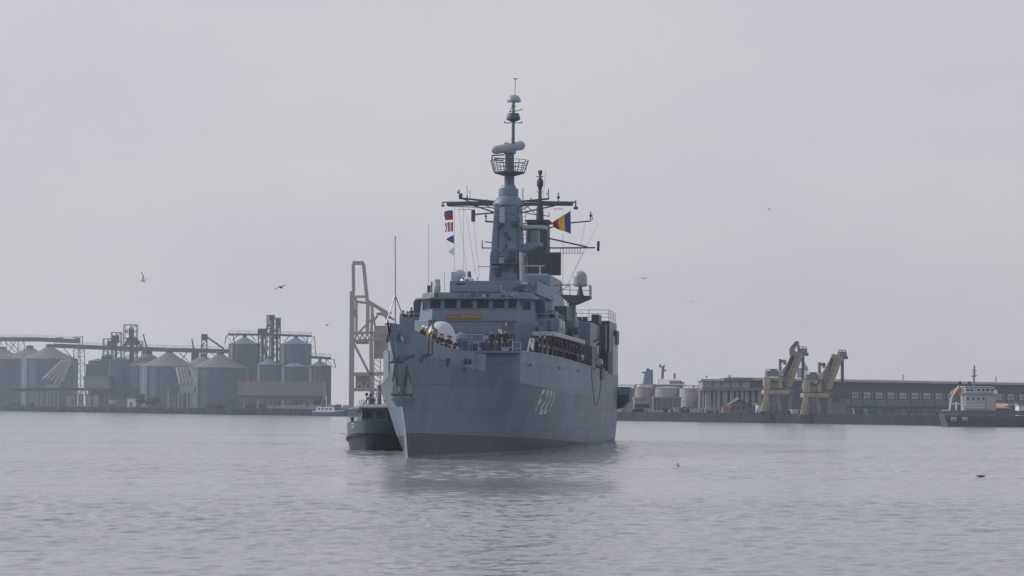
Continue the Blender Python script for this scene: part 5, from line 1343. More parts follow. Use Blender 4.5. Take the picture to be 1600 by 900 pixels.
chutes('fan of pale loading chutes sloping down to the right', 290, 14, [((276,574),(282,600)),((281,574),(287,600)),((286,574),(292,600)),((291,574),(297,600)),((296,573),(308,596)),((299,574),(309,600))],
       [(279,297,599,602,'pale'),(282,305,602,614,'pale')], [(280,613,640),(286,613,640),(294,613,640),(303,613,640),(264,610,640)])

def shed(name, label, cat, x0, x1, yt, yb, inland, depth, wall='shed', roof='redroof', pitch=0, group=None, bays=0, doors=()):
    cx = (x0+x1)/2; pl = Place(name, label, cat, cx, inland, group)
    A = pl.P(x0, yt); Bq = pl.P(x1, yb); z0 = max(-.05, Bq.z) if yb < 632 else -.05
    mb = MB(); mb.box(A.x,Bq.x,0,depth,z0,A.z); w = pl.part('wall', mb, wall)
    mb = MB()
    if pitch: mb.prism([(-.5,A.z),(depth+.5,A.z),(depth/2,A.z+pitch)], 'x', A.x-.4, Bq.x+.4)
    else: mb.box(A.x-.3,Bq.x+.3,-.3,depth+.3,A.z,A.z+.35)
    pl.part('roof', mb, roof)
    for k in range(bays):
        x = A.x+(Bq.x-A.x)*(k+.5)/bays; mb = MB(); mb.box(x-.15,x+.15,-.2,.02,z0,A.z); pl.part('pilaster', mb, 'concrete', parent=w)
    for d0, d1, dt, db, m_ in doors:
        a = pl.P(d0, dt); b = pl.P(d1, db); mb = MB(); mb.box(a.x,b.x,-.06,.05,max(0,b.z),a.z); pl.part('door' if db > 625 else 'window', mb, m_, parent=w)
    return pl
p_ = shed('storage_shed', 'long pale shed on posts in front of the tall silos', 'shed', 372, 505, 597.5, 625, 24, 14, bays=14)
for x in (381,402,418,440,453,475,488,503):
    mb = MB(); a = p_.P(x,625); mb.beam((a.x,1,a.z),(a.x,1,0),.7); p_.part('post', mb, 'concrete')
mb = MB(); a, b = p_.P(372,616), p_.P(505,619); mb.box(a.x,b.x,-1.2,0,b.z-.5,b.z); p_.part('loading_deck', mb, 'conv')
shed('pale_building', 'low pale building between the slim silos', 'building', 131, 170, 589, 610, 30, 10, roof='concrete', bays=4)
shed('dark_building', 'dark low store under the slim silos', 'building', 134, 168, 570, 592, 70, 12, wall='silo', roof='concrete')
shed('hut', 'small brown hut with flat roof at the waterfront', 'hut', 377, 408, 633, 645, 5, 5, wall='brick', roof='brick', doors=((385,390,636,645,'conv'),))
shed('freight_van', 'blue container body beside the white hut', 'container', 181, 198, 624.5, 637, 9, 2.6, wall='bluepaint', roof='bluepaint', bays=6)
shed('hut', 'small white hut beside the blue container', 'hut', 199, 211, 623, 637, 9, 4, wall='white', roof='concrete', doors=((203,206,628,637,'conv'),))
shed('truck_cab', 'small white truck cab beside the blue container', 'truck', 170, 179, 626, 631, 8, 2.4, wall='white', roof='white')
for a, b, lb in ((104,108,'first'),(110,116,'second'),(122,128,'third'),(134,141,'fourth'),(146,152,'fifth')):
    shed('quay_store', lb + ' pale pillar store from the left chutes along the quay', 'store', a, b, 617, 639, 18, 4, wall='pale', roof='conv', group='pale stores along the left quay')
shed('quay_store', 'wide brown store behind the shrubs', 'store', 262, 274, 622, 640, 16, 6, wall='brick', roof='concrete')

def shrub(label, px, top, hw, inland, grp='shrubs along the quay', py=640):
    pl = Place('shrub', label, 'shrub', px, inland, grp); r = pl.m(hw); h = max(1.2, pl.P(px, top).z)
    mb = MB(); rr = random.Random(px)
    for k in range(5):
        a = rr.uniform(0,6.28); mb.cyl((0,0,-.1),(r*.5*math.cos(a),r*.5*math.sin(a),h*.7),.14,.05,5)
    pl.part('stems', mb, 'twig')
    mb = MB()
    cl = [(rr.gauss(0,.42)*r, rr.gauss(0,.42)*r, h*(.3+.55*rr.random()), r*rr.uniform(.25,.45)) for _ in range(16)]
    for c in cl:
        for _ in range(70):
            d = Vector((rr.gauss(0,1), rr.gauss(0,1), rr.gauss(0,1))).normalized()*c[3]*rr.uniform(.5,1.1); p = Vector(c[:3])+Vector((d.x,d.y,d.z*.8))
            if p.z < .1: continue
            u_ = Vector((rr.gauss(0,1), rr.gauss(0,1), rr.gauss(0,.6))).normalized()*.32; v_ = u_.cross(Vector((rr.gauss(0,1), rr.gauss(0,1), rr.gauss(0,1)))).normalized()*.2
            mb.add([p-u_,p+v_,p+u_,p-v_], [(0,1,2,3)])
    pl.part('foliage', mb, 'leaf')['kind'] = 'stuff'
shrub('dense dark shrub right of the white hut', 219, 615, 9, 7)
shrub('broad dark shrub left of the wide brown store', 238, 619, 12, 8)
shrub('small shrub at the right end of the terminal', 515, 633, 7, 9)
shrub('small shrub in front of the rightmost broad silo', 345, 632, 6, 8)
shrub('low shrub by the quay left of the brown hut', 330, 634, 7, 7)
shrub('low shrub left of the left pale chutes', 22, 632, 8, 8)
shrub('low shrub between left chutes and pillar stores', 48, 634, 7, 8)
# rubble and moored barge edges along the left quay
mb = MB(); rr = random.Random(3)
for k in range(900):
    px = rr.uniform(-30, 540); p = qpt(px, rr.uniform(-2.2, .6), 0); s_ = rr.uniform(.3, .95); z = rr.uniform(-.3, 2.2)
    q = [p+Vector((rr.uniform(-s_,s_), rr.uniform(-s_,s_), z+rr.uniform(-.4,.6))) for _ in range(6)]
    c = sum(q, Vector())/6
    mb.add([c+Vector((-s_,-s_*.8,-s_*.5)), c+Vector((s_,-s_*.7,-s_*.5)), c+Vector((0,s_,-s_*.5)), c+Vector((-s_*.6,-s_*.4,s_*.5)), c+Vector((s_*.5,-s_*.5,s_*.45)), c+Vector((.1,s_*.5,s_*.4))],
           [(0,2,1),(3,4,5),(0,1,4,3),(1,2,5,4),(2,0,3,5)])
tag(mb.build('quay_rubble', M['quay']), 'dark rubble stones piled along the left quay', 'rubble', kind='stuff')
mb = MB()
for k in range(140):
    px = rr.uniform(408, 540) if k < 90 else rr.uniform(1000, 1100); p = qpt(px, rr.uniform(2, 9), QZ); s_ = rr.uniform(.3, 1.0)
    mb.box(p.x-s_,p.x+s_*1.2,p.y-s_,p.y+s_,QZ-.1,QZ+rr.uniform(.3,1.6))
tag(mb.build('scrap_pile', M['pale']), 'pale scrap and debris heaped along the quay', 'debris', kind='stuff')

# ------------------------------------------------------------------ ship-to-shore crane behind the bow
M['crane'] = pmat('faded_pink_crane_paint', (.27,.215,.19), .6, var=.1, scale=.2, spots=((.35,.24,.2),.5,.3,(1,1,.3)))
pl = Place('harbour_crane', 'tall faded pink quay crane behind the bow of the warship', 'crane', 562, 60)
def bars(pl, name, segs, mat='crane', w=1.5, dys=(-6,6), parent=None):
    out = None
    for g in segs:
        (a, b), ww = (g[0], g[1]), (g[2] if len(g) > 2 else w)
        for dy_ in dys:
            mb = MB(); mb.beam(pl.P(*a, dy_), pl.P(*b, dy_), ww); out = pl.part(name, mb, mat, parent=parent)
    return out
bars(pl, 'mast_leg', [((552,412),(552.5,455),1.2),((568,412),(574,472),1.3),((550.5,455),(549,640),1.8),((557,470),(557,525),.9),((575,470),(574,520),1.3),((582,475),(580,530),1.0),((580,530),(581,640),1.4)], dys=(-3,3))
bars(pl, 'mast_head', [((551,411),(568.5,411),1.4),((556,463.5),(574,463.5),.9),((556,471),(582,475),.9)], dys=(-3,3))
bars(pl, 'cross_girder', [((549,521),(600,519),1.0),((549,533),(600,530),1.0),((549,585),(600,584),1.4),((549,609),(600,609),1.2)], dys=(-3,3))
bars(pl, 'girder_lattice', [((550+k*8,521),(554+k*8,532),.5) for k in range(6)]+[((554+k*8,532),(558+k*8,521),.5) for k in range(5)], dys=(-3,))
bars(pl, 'brace', [((551,533),(581,592),.9),((560,520),(580,500),.7),((581,475),(616,500),.8),((583,503),(592,490),.8),((592,490),(618,500),.7),((588,490),(612,489),.7),((575,470),(605,488),.9),((580,476),(588,520),.7),((600,492),(608,505),.6),((551,458),(557,470),.7),((557,480),(552,500),.6)], dys=(-2.5,))
bars(pl, 'portal_strut', [((556,608),(562,596),.8),((562,596),(568,608),.8),((568,608),(575,596),.8)], dys=(-3,))
for a in ((585,509,606,560,'machine_house'),(556,533,575,537,'walkway'),(556,586,580,606,'drive_house')):
    A, Bq = pl.P(a[0],a[1]), pl.P(a[2],a[3]); mb = MB(); mb.box(A.x,Bq.x,-1,6,Bq.z,A.z); pl.part(a[4], mb, 'crane' if a[4] != 'drive_house' else 'lattice', bevel=.15)
mb = MB()
for k in range(9):
    z0 = pl.P(590,535+k*8).z; x = pl.P(590,560).x; mb.beam((x-1.2,-2,z0),(x+1.2,-2,z0-2),.25)
x = pl.P(590,560).x; mb.beam((x-1.2,-2,0),(x-1.2,-2,pl.P(590,530).z),.3); mb.beam((x+1.2,-2,0),(x+1.2,-2,pl.P(590,530).z),.3)
pl.part('stair_tower', mb, 'crane')

# blue and white launch moored at the end of the left quay
bp_ = at(519, 651.5, quayY(519)-9); bp_.z = 0
LB = empty('motor_launch', 'white and blue motor launch moored by the left quay', 'boat', bp_, 0)
k = quayY(519)/FPX
mb = MB(); Lh = 31*k*1.0
rows = [(-Lh, 1.0, 1.6), (-Lh*.5, 1.7, 1.5), (0, 1.9, 1.6), (Lh*.5, 1.7, 2.0), (Lh*.85, .9, 2.5), (Lh*1.02, .1, 2.8)]
for x, w, z in rows: mb.v += [(x*.96,-w*.6,-.4),(x,-w,z),(x,w,z),(x*.96,w*.6,-.4)]
for i in range(5):
    for q in ((0,1),(1,2),(2,3)): a, b = 4*i+q[0], 4*i+q[1]; mb.f.append((a,b,b+4,a+4)); mb.m.append(0)
mb.f += [(0,1,2,3),(20,21,22,23)]; mb.m += [0,0]
mb.build('hull', M['bluepaint'], LB, False)
mb = MB()
for (x, w, z), (x2, w2, z2) in zip(rows, rows[1:]): mb.beam((x,-w,z+.05),(x2,-w2,z2+.05),.2,.3); mb.beam((x,w,z+.05),(x2,w2,z2+.05),.2,.3)
mb.build('gunwale', M['white'], LB)
mb = MB(); mb.frus((-Lh*.85,Lh*.2,-1.3,1.3,1.5),(-Lh*.75,Lh*.05,-1.1,1.1,3.3)); cb_ = mb.build('cabin', M['white'], LB)
for i in range(4): window(cb_, (-Lh*.65+i*Lh*.19,-1.2,2.6), (1,0,0), (0,0,1), Lh*.11, .6, (0,-1,.1), frame=M['white'])
mb = MB(); mb.frus((Lh*.12,Lh*.5,-1.1,1.1,1.7),(Lh*.16,Lh*.44,-1,1,4.2)); mb.build('wheelhouse', M['navy_dark'], LB)
mb = MB(); mb.cyl((-Lh*.3,0,3.2),(-Lh*.3,0,7.2),.1,n=6); mb.build('mast', M['white'], LB)

# ------------------------------------------------------------------ far shore: right-hand quay
M['tank'] = pmat('pale_tank_paint', (.34,.34,.365), .6, var=.06, scale=.15, spots=((.24,.22,.22),.4,.2,(1,1,.25)))
M['tankbeige'] = pmat('beige_tank_paint', (.26,.25,.25), .6, var=.08, scale=.15)
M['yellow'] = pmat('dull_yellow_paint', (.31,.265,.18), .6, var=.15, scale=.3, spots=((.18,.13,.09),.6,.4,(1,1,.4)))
M['darkyellow'] = pmat('dark_yellow_paint', (.19,.17,.135), .6, var=.2, scale=.3, spots=((.1,.08,.07),.6,.4,(1,1,.4)))  # darker second yellow for some of the crane members
M['ware'] = pmat('blue_grey_cladding', (.035,.055,.09), .65, var=.12, scale=.15, stretch=(1,1,.4))
M['ware2'] = pmat('grey_green_masonry', (.13,.15,.16), .75, var=.15, scale=.2)
M['eave'] = pmat('pale_roof_edge', (.42,.40,.38), .7, var=.08, scale=.2)
M['winpale'] = pmat('milky_window_glass', (.42,.44,.47), .3, var=.25, scale=.4)
M['bluedoor'] = pmat('blue_door_paint', (.05,.085,.20), .6, var=.1, scale=.4)
M['col'] = pmat('column_concrete', (.27,.285,.30), .75, var=.12, scale=.3, spots=((.17,.165,.16),.5,.4,(1,1,.3)))
M['workhull'] = pmat('workboat_hull', (.055,.065,.095), .55, var=.15, scale=.3, spots=(RUST,.4,.6,(1,1,.3)))
M['funnelblue'] = pmat('funnel_blue', (.10,.13,.24), .55, var=.1, scale=.3)

def tank(label, x0, x1, yt, inland, mat='tank', stair=1):
    cx = (x0+x1)/2; pl = Place('storage_tank', label, 'tank', cx, inland, 'storage tanks on the right quay')
    r = pl.m((x1-x0)/2); h = pl.P(cx, yt).z
    mb = MB(); mb.lathe((0,0,-.2), [(r,0),(r,h*.5),(r+.06,h*.5+.05),(r+.06,h*.5+.25),(r,h*.5+.3),(r,h)], 40); w = pl.part('shell', mb, mat, True)
    mb = MB(); mb.lathe((0,0,h-.2), [(r+.1,0),(r+.1,.15),(r*.5,r*.09),(.3,r*.13)], 40); pl.part('roof', mb, mat, True)
    mb = MB(); n_ = 14; pts = []
    for k in range(n_+1):
        a = math.pi*(1.62 + stair*.34*(k/n_)) - math.pi*.17*stair; pts.append(Vector(((r+.45)*math.cos(a), (r+.45)*math.sin(a), h*k/n_)))
    for p, q in zip(pts, pts[1:]): mb.beam(p, q, .7, .3); mb.beam(p+Vector((0,0,1.1)), q+Vector((0,0,1.1)), .1); mb.beam(p, p+Vector((0,0,1.1)), .1)
    pl.part('stair', mb, 'lattice', parent=w)
    mb = MB()
    for k in range(26):
        a, b = 2*math.pi*k/26, 2*math.pi*(k+1)/26; mb.beam((r*math.cos(a),r*math.sin(a),h+.9),(r*math.cos(b),r*math.sin(b),h+.9),.1); mb.beam((r*math.cos(a),r*math.sin(a),h-.1),(r*math.cos(a),r*math.sin(a),h+.9),.1)
    pl.part('top_rail', mb, 'lattice', parent=w)
tank('pale tank mostly hidden beside the stern of the warship', 955, 994, 606, 70, 'tank')
tank('beige tank behind the small pillared store', 992, 1024, 605, 62, 'tankbeige')
tank('large pale tank in front of the white ship superstructure', 1020, 1066, 606, 90, 'tank')
tank('large pale tank with diagonal stair left of the column terminal', 1062, 1099, 607, 60, 'tank')
p_ = shed('pillared_store', 'small store with pale columns at the quay beside the warship', 'store', 992, 1015, 623, 632, 20, 8, wall='tankbeige', roof='concrete')
for k in range(5):
    mb = MB(); x = p_.P(993+k*5,640).x; mb.beam((x,.4,0),(x,.4,p_.P(993,631).z),.8); p_.part('column', mb, 'col')
shed('low_store', 'low grey store in front of the pale tanks', 'store', 1022, 1064, 622, 641, 36, 8, wall='ware2', roof='concrete', bays=5)
shrub('shrub at the quay in front of the beige tank', 1000, 640, 8, 6, 'shrubs on the right quay'); shrub('shrub at the quay below the large pale tank', 1043, 642, 8, 6, 'shrubs on the right quay')
shrub('broad shrub on the quay left of the column terminal', 1075, 641, 12, 6, 'shrubs on the right quay')

# a moored ship's white upper works behind the tanks
pl = Place('moored_ship', 'white ship superstructure with blue funnel behind the pale tanks', 'ship', 1036, 150)
def slabp(name, x0, x1, yt, yb, d0, d1, mat, parent=None, bevel=.1):
    A, Bq = pl.P(x0, yt), pl.P(x1, yb); mb = MB(); mb.box(A.x, Bq.x, d0, d1, Bq.z, A.z); return pl.part(name, mb, mat, parent=parent, bevel=bevel)
slabp('hull', 985, 1100, 612, 655, -8, 12, 'workhull'); slabp('deckhouse', 998, 1066, 601, 613, -6, 10, 'white')
slabp('deckhouse', 1028, 1042, 592, 602, -5, 7, 'white'); br_ = slabp('bridge', 1042, 1062, 594, 602, -7, 7, 'white'); slabp('bridge_deck', 1022, 1070, 600.5, 602, -8, 8, 'white'); slabp('monkey_island', 1044, 1060, 592, 594, -5, 5, 'white')
for k in range(6):
    a = pl.P(1044+k*3, 598); window(br_, (a.x+.5, -7.05, a.z), (1,0,0), (0,0,1), .8, .9, (0,-1,0), frame=M['white'])
mb = MB(); A, Bq = pl.P(1003,605), pl.P(1020,577); mb.prism([(A.x,A.z),(Bq.x,A.z),(Bq.x-.1,Bq.z),(pl.P(1008,580).x,pl.P(1008,580).z)], 'y', -3, 3); fn_ = pl.part('funnel', mb, 'funnelblue', bevel=.2)
mb = MB(); a, b = pl.P(1003,581), pl.P(1014,583); mb.box(a.x,b.x,-2,2,b.z,a.z); c = pl.P(1012.5,576); mb.cyl(c, c+Vector((0,0,-1.2)), .6, n=10); pl.part('funnel_top', mb, 'mastblack', parent=fn_)
bars(pl, 'mast', [((1035,592),(1036,573),.9)], 'lattice', dys=(0,)); bars(pl, 'mast_arm', [((1030.5,574),(1032,569),.5),((1031,573),(1037.5,573.5),.5),((1037.5,573.5),(1037.5,570),.5),((1036,580),(1041,578),.5)], 'lattice', dys=(0,)); bars(pl, 'radar_mast', [((1054,592),(1054,583),.7),((1052.5,586),(1055.5,586),.9)], 'lattice', dys=(0,))
bars(pl, 'crane_post', [((1040,602),(1064,601),.6),((1060,604),(1069,597),.6),((1084,610),(1084,602),.6),((1092,610),(1092,603),.6)], 'lattice', dys=(0,))

# column terminal: an upper store on tall columns
pl = Place('column_terminal', 'grey elevated store on rows of tall columns left of the yellow cranes', 'building', 1150, 34)
A, Bq = pl.P(1098, 592), pl.P(1172, 608); zb_, zt_ = Bq.z, A.z
mb = MB(); mb.box(pl.P(1098,600).x, pl.P(1172,600).x, 0, 16, zb_+.4, zt_-.6); up_ = pl.part('upper_wall', mb, 'col')
mb = MB(); mb.box(pl.P(1097,600).x, pl.P(1205,600).x, -.6, 16.6, zb_-.5, zb_+.4); pl.part('floor_beam', mb, 'ware2')
mb = MB(); mb.box(pl.P(1095,600).x, pl.P(1131,600).x, -1, 17, zt_-.6, zt_); pl.part('roof', mb, 'eave'); mb = MB(); mb.box(pl.P(1131,600).x+.05, pl.P(1176,600).x, -1, 17, zt_-.55, zt_+.35); pl.part('roof', mb, 'siloroof')
for x0, x1 in ((1112,1116),(1126,1129),(1140,1143),(1155,1160)):
    mb = MB(); mb.box(pl.P(x0,600).x, pl.P(x1,600).x, -.1, .05, zb_+.5, zt_-.7); pl.part('recess', mb, 'ware2', parent=up_)
mb = MB(); mb.box(pl.P(1172,600).x+.05, pl.P(1206,600).x, -.3, 16, zb_+.4, zt_-1.0); pl.part('cladding', mb, 'ware')
mb = MB(); mb.box(pl.P(1098,600).x, pl.P(1200,600).x, 9, 16, -.1, zb_-.5); pl.part('rear_wall', mb, 'ware2')
for x, w in ((1099.5,2.0),(1107.5,7),(1116,3),(1123,5.5),(1133,8),(1144,6),(1152,4),(1160,4),(1167,6),(1177,5),(1187,6),(1196,5)):
    mb = MB(); a = pl.P(x,600).x; mb.box(a-pl.m(w)/2, a+pl.m(w)/2, .3, 1.6 if w < 5 else 4, -.1, zb_-.5); pl.part('column', mb, 'col')
mb = MB()
for a, b in (((1096,595),(1103,596)),((1104,590),(1104,587)),((1140,590),(1140,586))): mb.beam(pl.P(*a,-.8), pl.P(*b,-.8), .4)
pl.part('roof_fitting', mb, 'lattice')
shed('gate_store', 'white low store under the first yellow crane', 'store', 1184, 1192, 632, 641, 26, 6, wall='white', roof='concrete')
# gabled dockside house
pl = Place('dock_house', 'dark gabled dockside house in front of the column terminal', 'house', 1160, 14)
A = pl.P(1142, 632.5); Bq = pl.P(1170, 632.5); Cq = pl.P(1156, 624)
mb = MB(); mb.prism([(A.x,-.1),(Bq.x,-.1),(Bq.x,A.z),(Cq.x,Cq.z-.3),(A.x,A.z)], 'y', 0, 9); wl = pl.part('wall', mb, 'ware2')
for a, b in ((A, Cq), (Cq, Bq)):
    d = (b-a); mb = MB(); p, q = a-d*.12, b+d*.12 if b is Bq else b
    mb.hexa([(p.x,-.6,p.z),(q.x,-.6,q.z),(q.x,9.6,q.z),(p.x,9.6,p.z),(p.x,-.6,p.z+.35),(q.x,-.6,q.z+.35),(q.x,9.6,q.z+.35),(p.x,9.6,p.z+.35)]); pl.part('roof', mb, 'siloroof')
mb = MB(); mb.box(pl.P(1170,640).x, pl.P(1180,640).x, 1, 8, -.1, pl.P(1175,634).z); pl.part('annex', mb, 'silo')
for x in (1146,1153,1162): a = pl.P(x, 637); window(wl, (a.x,-.02,a.z), (1,0,0), (0,0,1), .9, 1.0, (0,-1,0), frame=M['eave'])
mb = MB(); a = pl.P(1142,640).x; mb.box(a-2.2,a-.1,0,4,-.1,pl.P(1140,636).z); pl.part('porch', mb, 'orange')

# two yellow dockside cranes
def luffer(label, dx, dy_, dark):
    pl = Place('dock_crane', label, 'crane', 1232+dx, 9, 'yellow cranes on the right quay')
    Yw = 'yellow'
    Q = lambda x, y, d=0: pl.P(x+dx, y+dy_, d)
    def bx(name, x0, x1, yt, yb, d0, d1, mat, parent=None): A, Bq = Q(x0,yt), Q(x1,yb); mb = MB(); mb.box(A.x,Bq.x,d0,d1,max(0,Bq.z),A.z); return pl.part(name, mb, mat, parent=parent, bevel=.12)
    def br(name, segs, w, mat, dys=(-2,2), parent=None):
        for a, b in segs:
            for d in dys: mb = MB(); mb.beam(Q(*a,d), Q(*b,d), w); pl.part(name, mb, mat, parent=parent)
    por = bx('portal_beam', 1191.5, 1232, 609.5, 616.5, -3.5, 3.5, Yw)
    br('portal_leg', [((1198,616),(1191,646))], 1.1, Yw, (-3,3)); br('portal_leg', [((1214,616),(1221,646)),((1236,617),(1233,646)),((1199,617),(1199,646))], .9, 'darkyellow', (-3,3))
    br('bogie', [((1187,646.5),(1203,646.5)),((1216,646.5),(1238,646.5))], 1.1, 'conv', (-3,3))
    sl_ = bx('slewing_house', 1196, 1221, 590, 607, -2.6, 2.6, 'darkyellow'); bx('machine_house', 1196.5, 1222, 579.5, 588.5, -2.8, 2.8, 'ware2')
    bx('slew_ring', 1203, 1228, 606.5, 610, -2.2, 2.2, 'lattice')
    br('house_post', [((1198.5,589),(1198.5,608))], 1.6, Yw, (-2.4,)); br('house_post', [((1219,589),(1219,607)),((1209,592),(1219,592))], .8, Yw, (-2.8,))
    bx('cab', 1215, 1222, 579, 588, -3.4, -1.5, 'tank')
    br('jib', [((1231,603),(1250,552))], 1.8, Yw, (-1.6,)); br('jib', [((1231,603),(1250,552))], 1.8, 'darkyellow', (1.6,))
    br('jib_lattice', [((1233+k*3.4,597-k*9),(1233+k*3.4+1.5,597-k*9-6)) for k in range(5)], .5, 'darkyellow', (0,))
    br('back_stay', [((1222,590),(1243,549)),((1226,594),(1240,556))], 1.2, 'darkyellow', (-1.4,1.4))
    bx('jib_head', 1248, 1260, 544.5, 553, -2.0, 2.0, 'lattice'); bx('jib_sheave', 1256, 1262.5, 551, 556, -1.2, 1.2, 'conv')
    br('hanging_rope', [((1254.5,556),(1254.8,597))], .7, 'conv', (0,))
    br('rear_post', [((1219,582),(1219,561)),((1219,565),(1227,564)),((1226,562),(1226,570))], .7, 'darkyellow', (0,))
    if not dark:
        br('apex_frame', [((1236,556),(1244,535)),((1249,551),(1246,535)),((1236,556),(1235,545)),((1235,545),(1244,535))], .7, 'darkyellow', (-1.2,1.2)); bx('apex_head', 1242, 1247.5, 533, 538, -1, 1, 'darkyellow')
    else:
        br('apex_frame', [((1238,556),(1243,551)),((1243,553),(1247,552)),((1240,549),(1240,553))], .8, 'darkyellow', (-1.2,1.2))
    br('hoist_rope', [((1221,580),(1248,547)),((1222,582),(1254,553)),((1240,556),(1258,552))], .16, 'conv', (-.8,.8))
    br('jib_rail', [((1228.5,601),(1247.5,550)),((1227.5,600),(1246.5,549.5))], .14, 'lattice', (-2.7,))
    br('leg_brace', [((1198,622),(1214,640)),((1214,622),(1196,640)),((1199,630),(1217,630))], .35, 'darkyellow', (-3,))
    br('ladder', [((1208,617),(1208,646)),((1210.5,617),(1210.5,646))], .18, 'lattice', (-3.6,))
    br('roof_rail', [((1196.5,577),(1216,577)),((1197,580),(1197,577)),((1206,580),(1206,577)),((1215,580),(1215,577))], .15, 'lattice', (-2.8,))
    br('head_rail', [((1249,542),(1260,542)),((1249,545),(1249,542)),((1260,545),(1260,542)),((1254.5,545),(1254.5,542))], .2, 'lattice', (-1.9,1.9))
    bx('counterweight', 1193, 1197, 593, 603, -2.2, 2.2, 'darkyellow'); bx('house_window', 1201, 1212, 594, 599, -2.72, -2.6, 'conv', sl_); bx('winch_box', 1204, 1213, 576.5, 579.5, -1.5, 1.5, 'conv')
    for k in range(6): br('jib_web', [((1229.8+k*3.1,599-k*8.4),(1233.6+k*3.1,597-k*8.4))], .4, 'darkyellow', (-2.55,))
    br('braces', [((1224,612),(1240,610)),((1228,606),(1236,612))], .8, 'darkyellow', (-2,))
luffer('left yellow dock crane with steep jib and apex frame', 0, 0, False)
luffer('right yellow dock crane with its jib beside the warehouse roof', 61.5, 5, True)
shed('hopper_wall', 'pale hopper wall between the legs of the right yellow crane', 'hopper', 1297, 1322, 628, 645, 18, 5, wall='tankbeige', roof='darkyellow')
pl = Place('distant_crane', 'pale distant crane mast between the two yellow cranes', 'crane', 1248, 260)
bars(pl, 'mast', [((1246,640),(1249,575),1.6),((1254,640),(1250,575),1.2)], 'tank', dys=(-2,2)); bars(pl, 'jib', [((1250,578),(1262,574),1.2),((1255,566),(1261,580),1.0)], 'tank', dys=(0,))

# long warehouse, its front drawing away to the right
WA, WE = at(1172, 620, 705.0), at(1650, 620, 800.0); WA.z = WE.z = QZ
WD = (WE-WA); WL = WD.length; WD.normalize()
WR = empty('warehouse', 'long dark blue grey warehouse with a row of pale upper windows', 'warehouse', WA, math.atan2(WD.y, WD.x))
def wx(px):                                   # distance along the front where a line of sight meets it
    d = ray(px, 600); return (WA.y*d.x - WA.x*d.y)/(WD.x*d.y - WD.y*d.x)
def wz(px, py): return at(px, py, WA.y + WD.y*wx(px)).z - QZ
zt0 = wz(1280, 596.0); zm = wz(1440, 615); zl = wz(1440, 634)
def wpart(name, x0, x1, y0, y1, z0, z1, mat, parent=None):
    mb = MB(); mb.box(x0, x1, y0, y1, z0, z1); return mb.build(name, M[mat], parent or WR)
wl = wpart('wall', 0, WL, 0, 7, -.1, zt0, 'ware')
mb = MB(); mb.hexa([(-1,-1,zt0),(WL,-1,zt0),(WL,8,zt0),(-1,8,zt0),(-1,-1,zt0+.7),(WL,-1,zt0+.7),(WL,8,zt0+1.1),(-1,8,zt0+1.1)]); mb.build('roof', M['eave'], WR)
wpart('lower_wall', wx(1310), WL, -.5, -.01, -.1, zm-2.0, 'ware2'); wpart('ledge', wx(1310), WL, -1.4, -.51, zl-.3, zl+.3, 'siloroof')
x = 1328.0
while x < 1640:
    for x0, x1, mt in ((x+3, x+12.5, 'winpale'), (x+14, x+17.5, 'ware2')):
        a, b = wx(x0), wx(x1); w_3 = wpart('window', a, b, -.12, 0, zm-1.7, zm+.2, mt, wl)
        if mt == 'winpale':
            for k in (1, 2): xm = a+(b-a)*k/3; wpart('mullion', xm-.07, xm+.07, -.2, -.121, zm-1.7, zm+.2, 'ware', w_3)
            wpart('sill', a-.1, b+.1, -.3, -.121, zm-.85, zm-.7, 'ware', w_3)
    wpart('panel', wx(x+2.5), wx(x+15), -.62, -.51, zl+.5, zm-2.4, 'silo', wl)
    a = wx(x+.8); wpart('pier', a-.3, a+.3, -.85, -.511, -.1, zm-1.9, 'ware2', wl)
    x += 18.7
for x0, x1 in ((1377,1399),(1429,1455)):
    d_ = wpart('door', wx(x0), wx(x1), -.75, -.5, -.05, zl-.6, 'bluedoor', wl)
    for k in range(1, 4): xm = wx(x0)+(wx(x1)-wx(x0))*k/4; wpart('door_rib', xm-.06, xm+.06, -.82, -.751, 0, zl-.8, 'ware', d_)
for px_ in (1415, 1300, 1560): mb = MB(); mb.beam((wx(px_),1,zt0),(wx(px_),1,zt0+2.6),.25); mb.build('roof_post', M['lattice'], WR)

# workboat moored under the warehouse at the right edge
wp_ = at(1545, 663, quayY(1545)-9); 
pl = Place('workboat', 'white and dark workboat with orange lifeboat moored at the right edge', 'ship', 1545, -12); pl.o.z = 0; pl.r.location.z = 0
Yb = pl.Y
def wb(name, x0, x1, yt, yb, d0, d1, mat, parent=None, bevel=.06): A, Bq = pl.P(x0, yt), pl.P(x1, yb); mb = MB(); mb.box(A.x, Bq.x, d0, d1, Bq.z, A.z); return pl.part(name, mb, mat, parent=parent, bevel=bevel)
A, Bq = pl.P(1471,650), pl.P(1640,645)
mb = MB(); mb.hexa([(A.x+1.2,-3,-1),(Bq.x,-3,-1),(Bq.x,4,-1),(A.x+1.2,4,-1),(A.x,-3.6,pl.P(1471,648).z),(Bq.x,-3.6,pl.P(1640,650).z),(Bq.x,4.6,pl.P(1640,650).z),(A.x,4.6,pl.P(1471,648).z)]); hl = pl.part('hull', mb, 'workhull', bevel=.15)
wb('bulwark', 1496, 1640, 641, 649, -3.7, -3.5, 'workhull'); wb('rubbing_strake', 1473, 1640, 656, 657.5, -3.85, -3.55, 'rubber', parent=hl)
for x in (1477,1494): 
    mb = MB(); a = pl.P(x+4, 658); mb.cyl((a.x,-4.0,a.z+.45),(a.x+1.2,-4.0,a.z+.45),.5,n=12); pl.part('fender', mb, 'tankbeige', True, parent=hl)
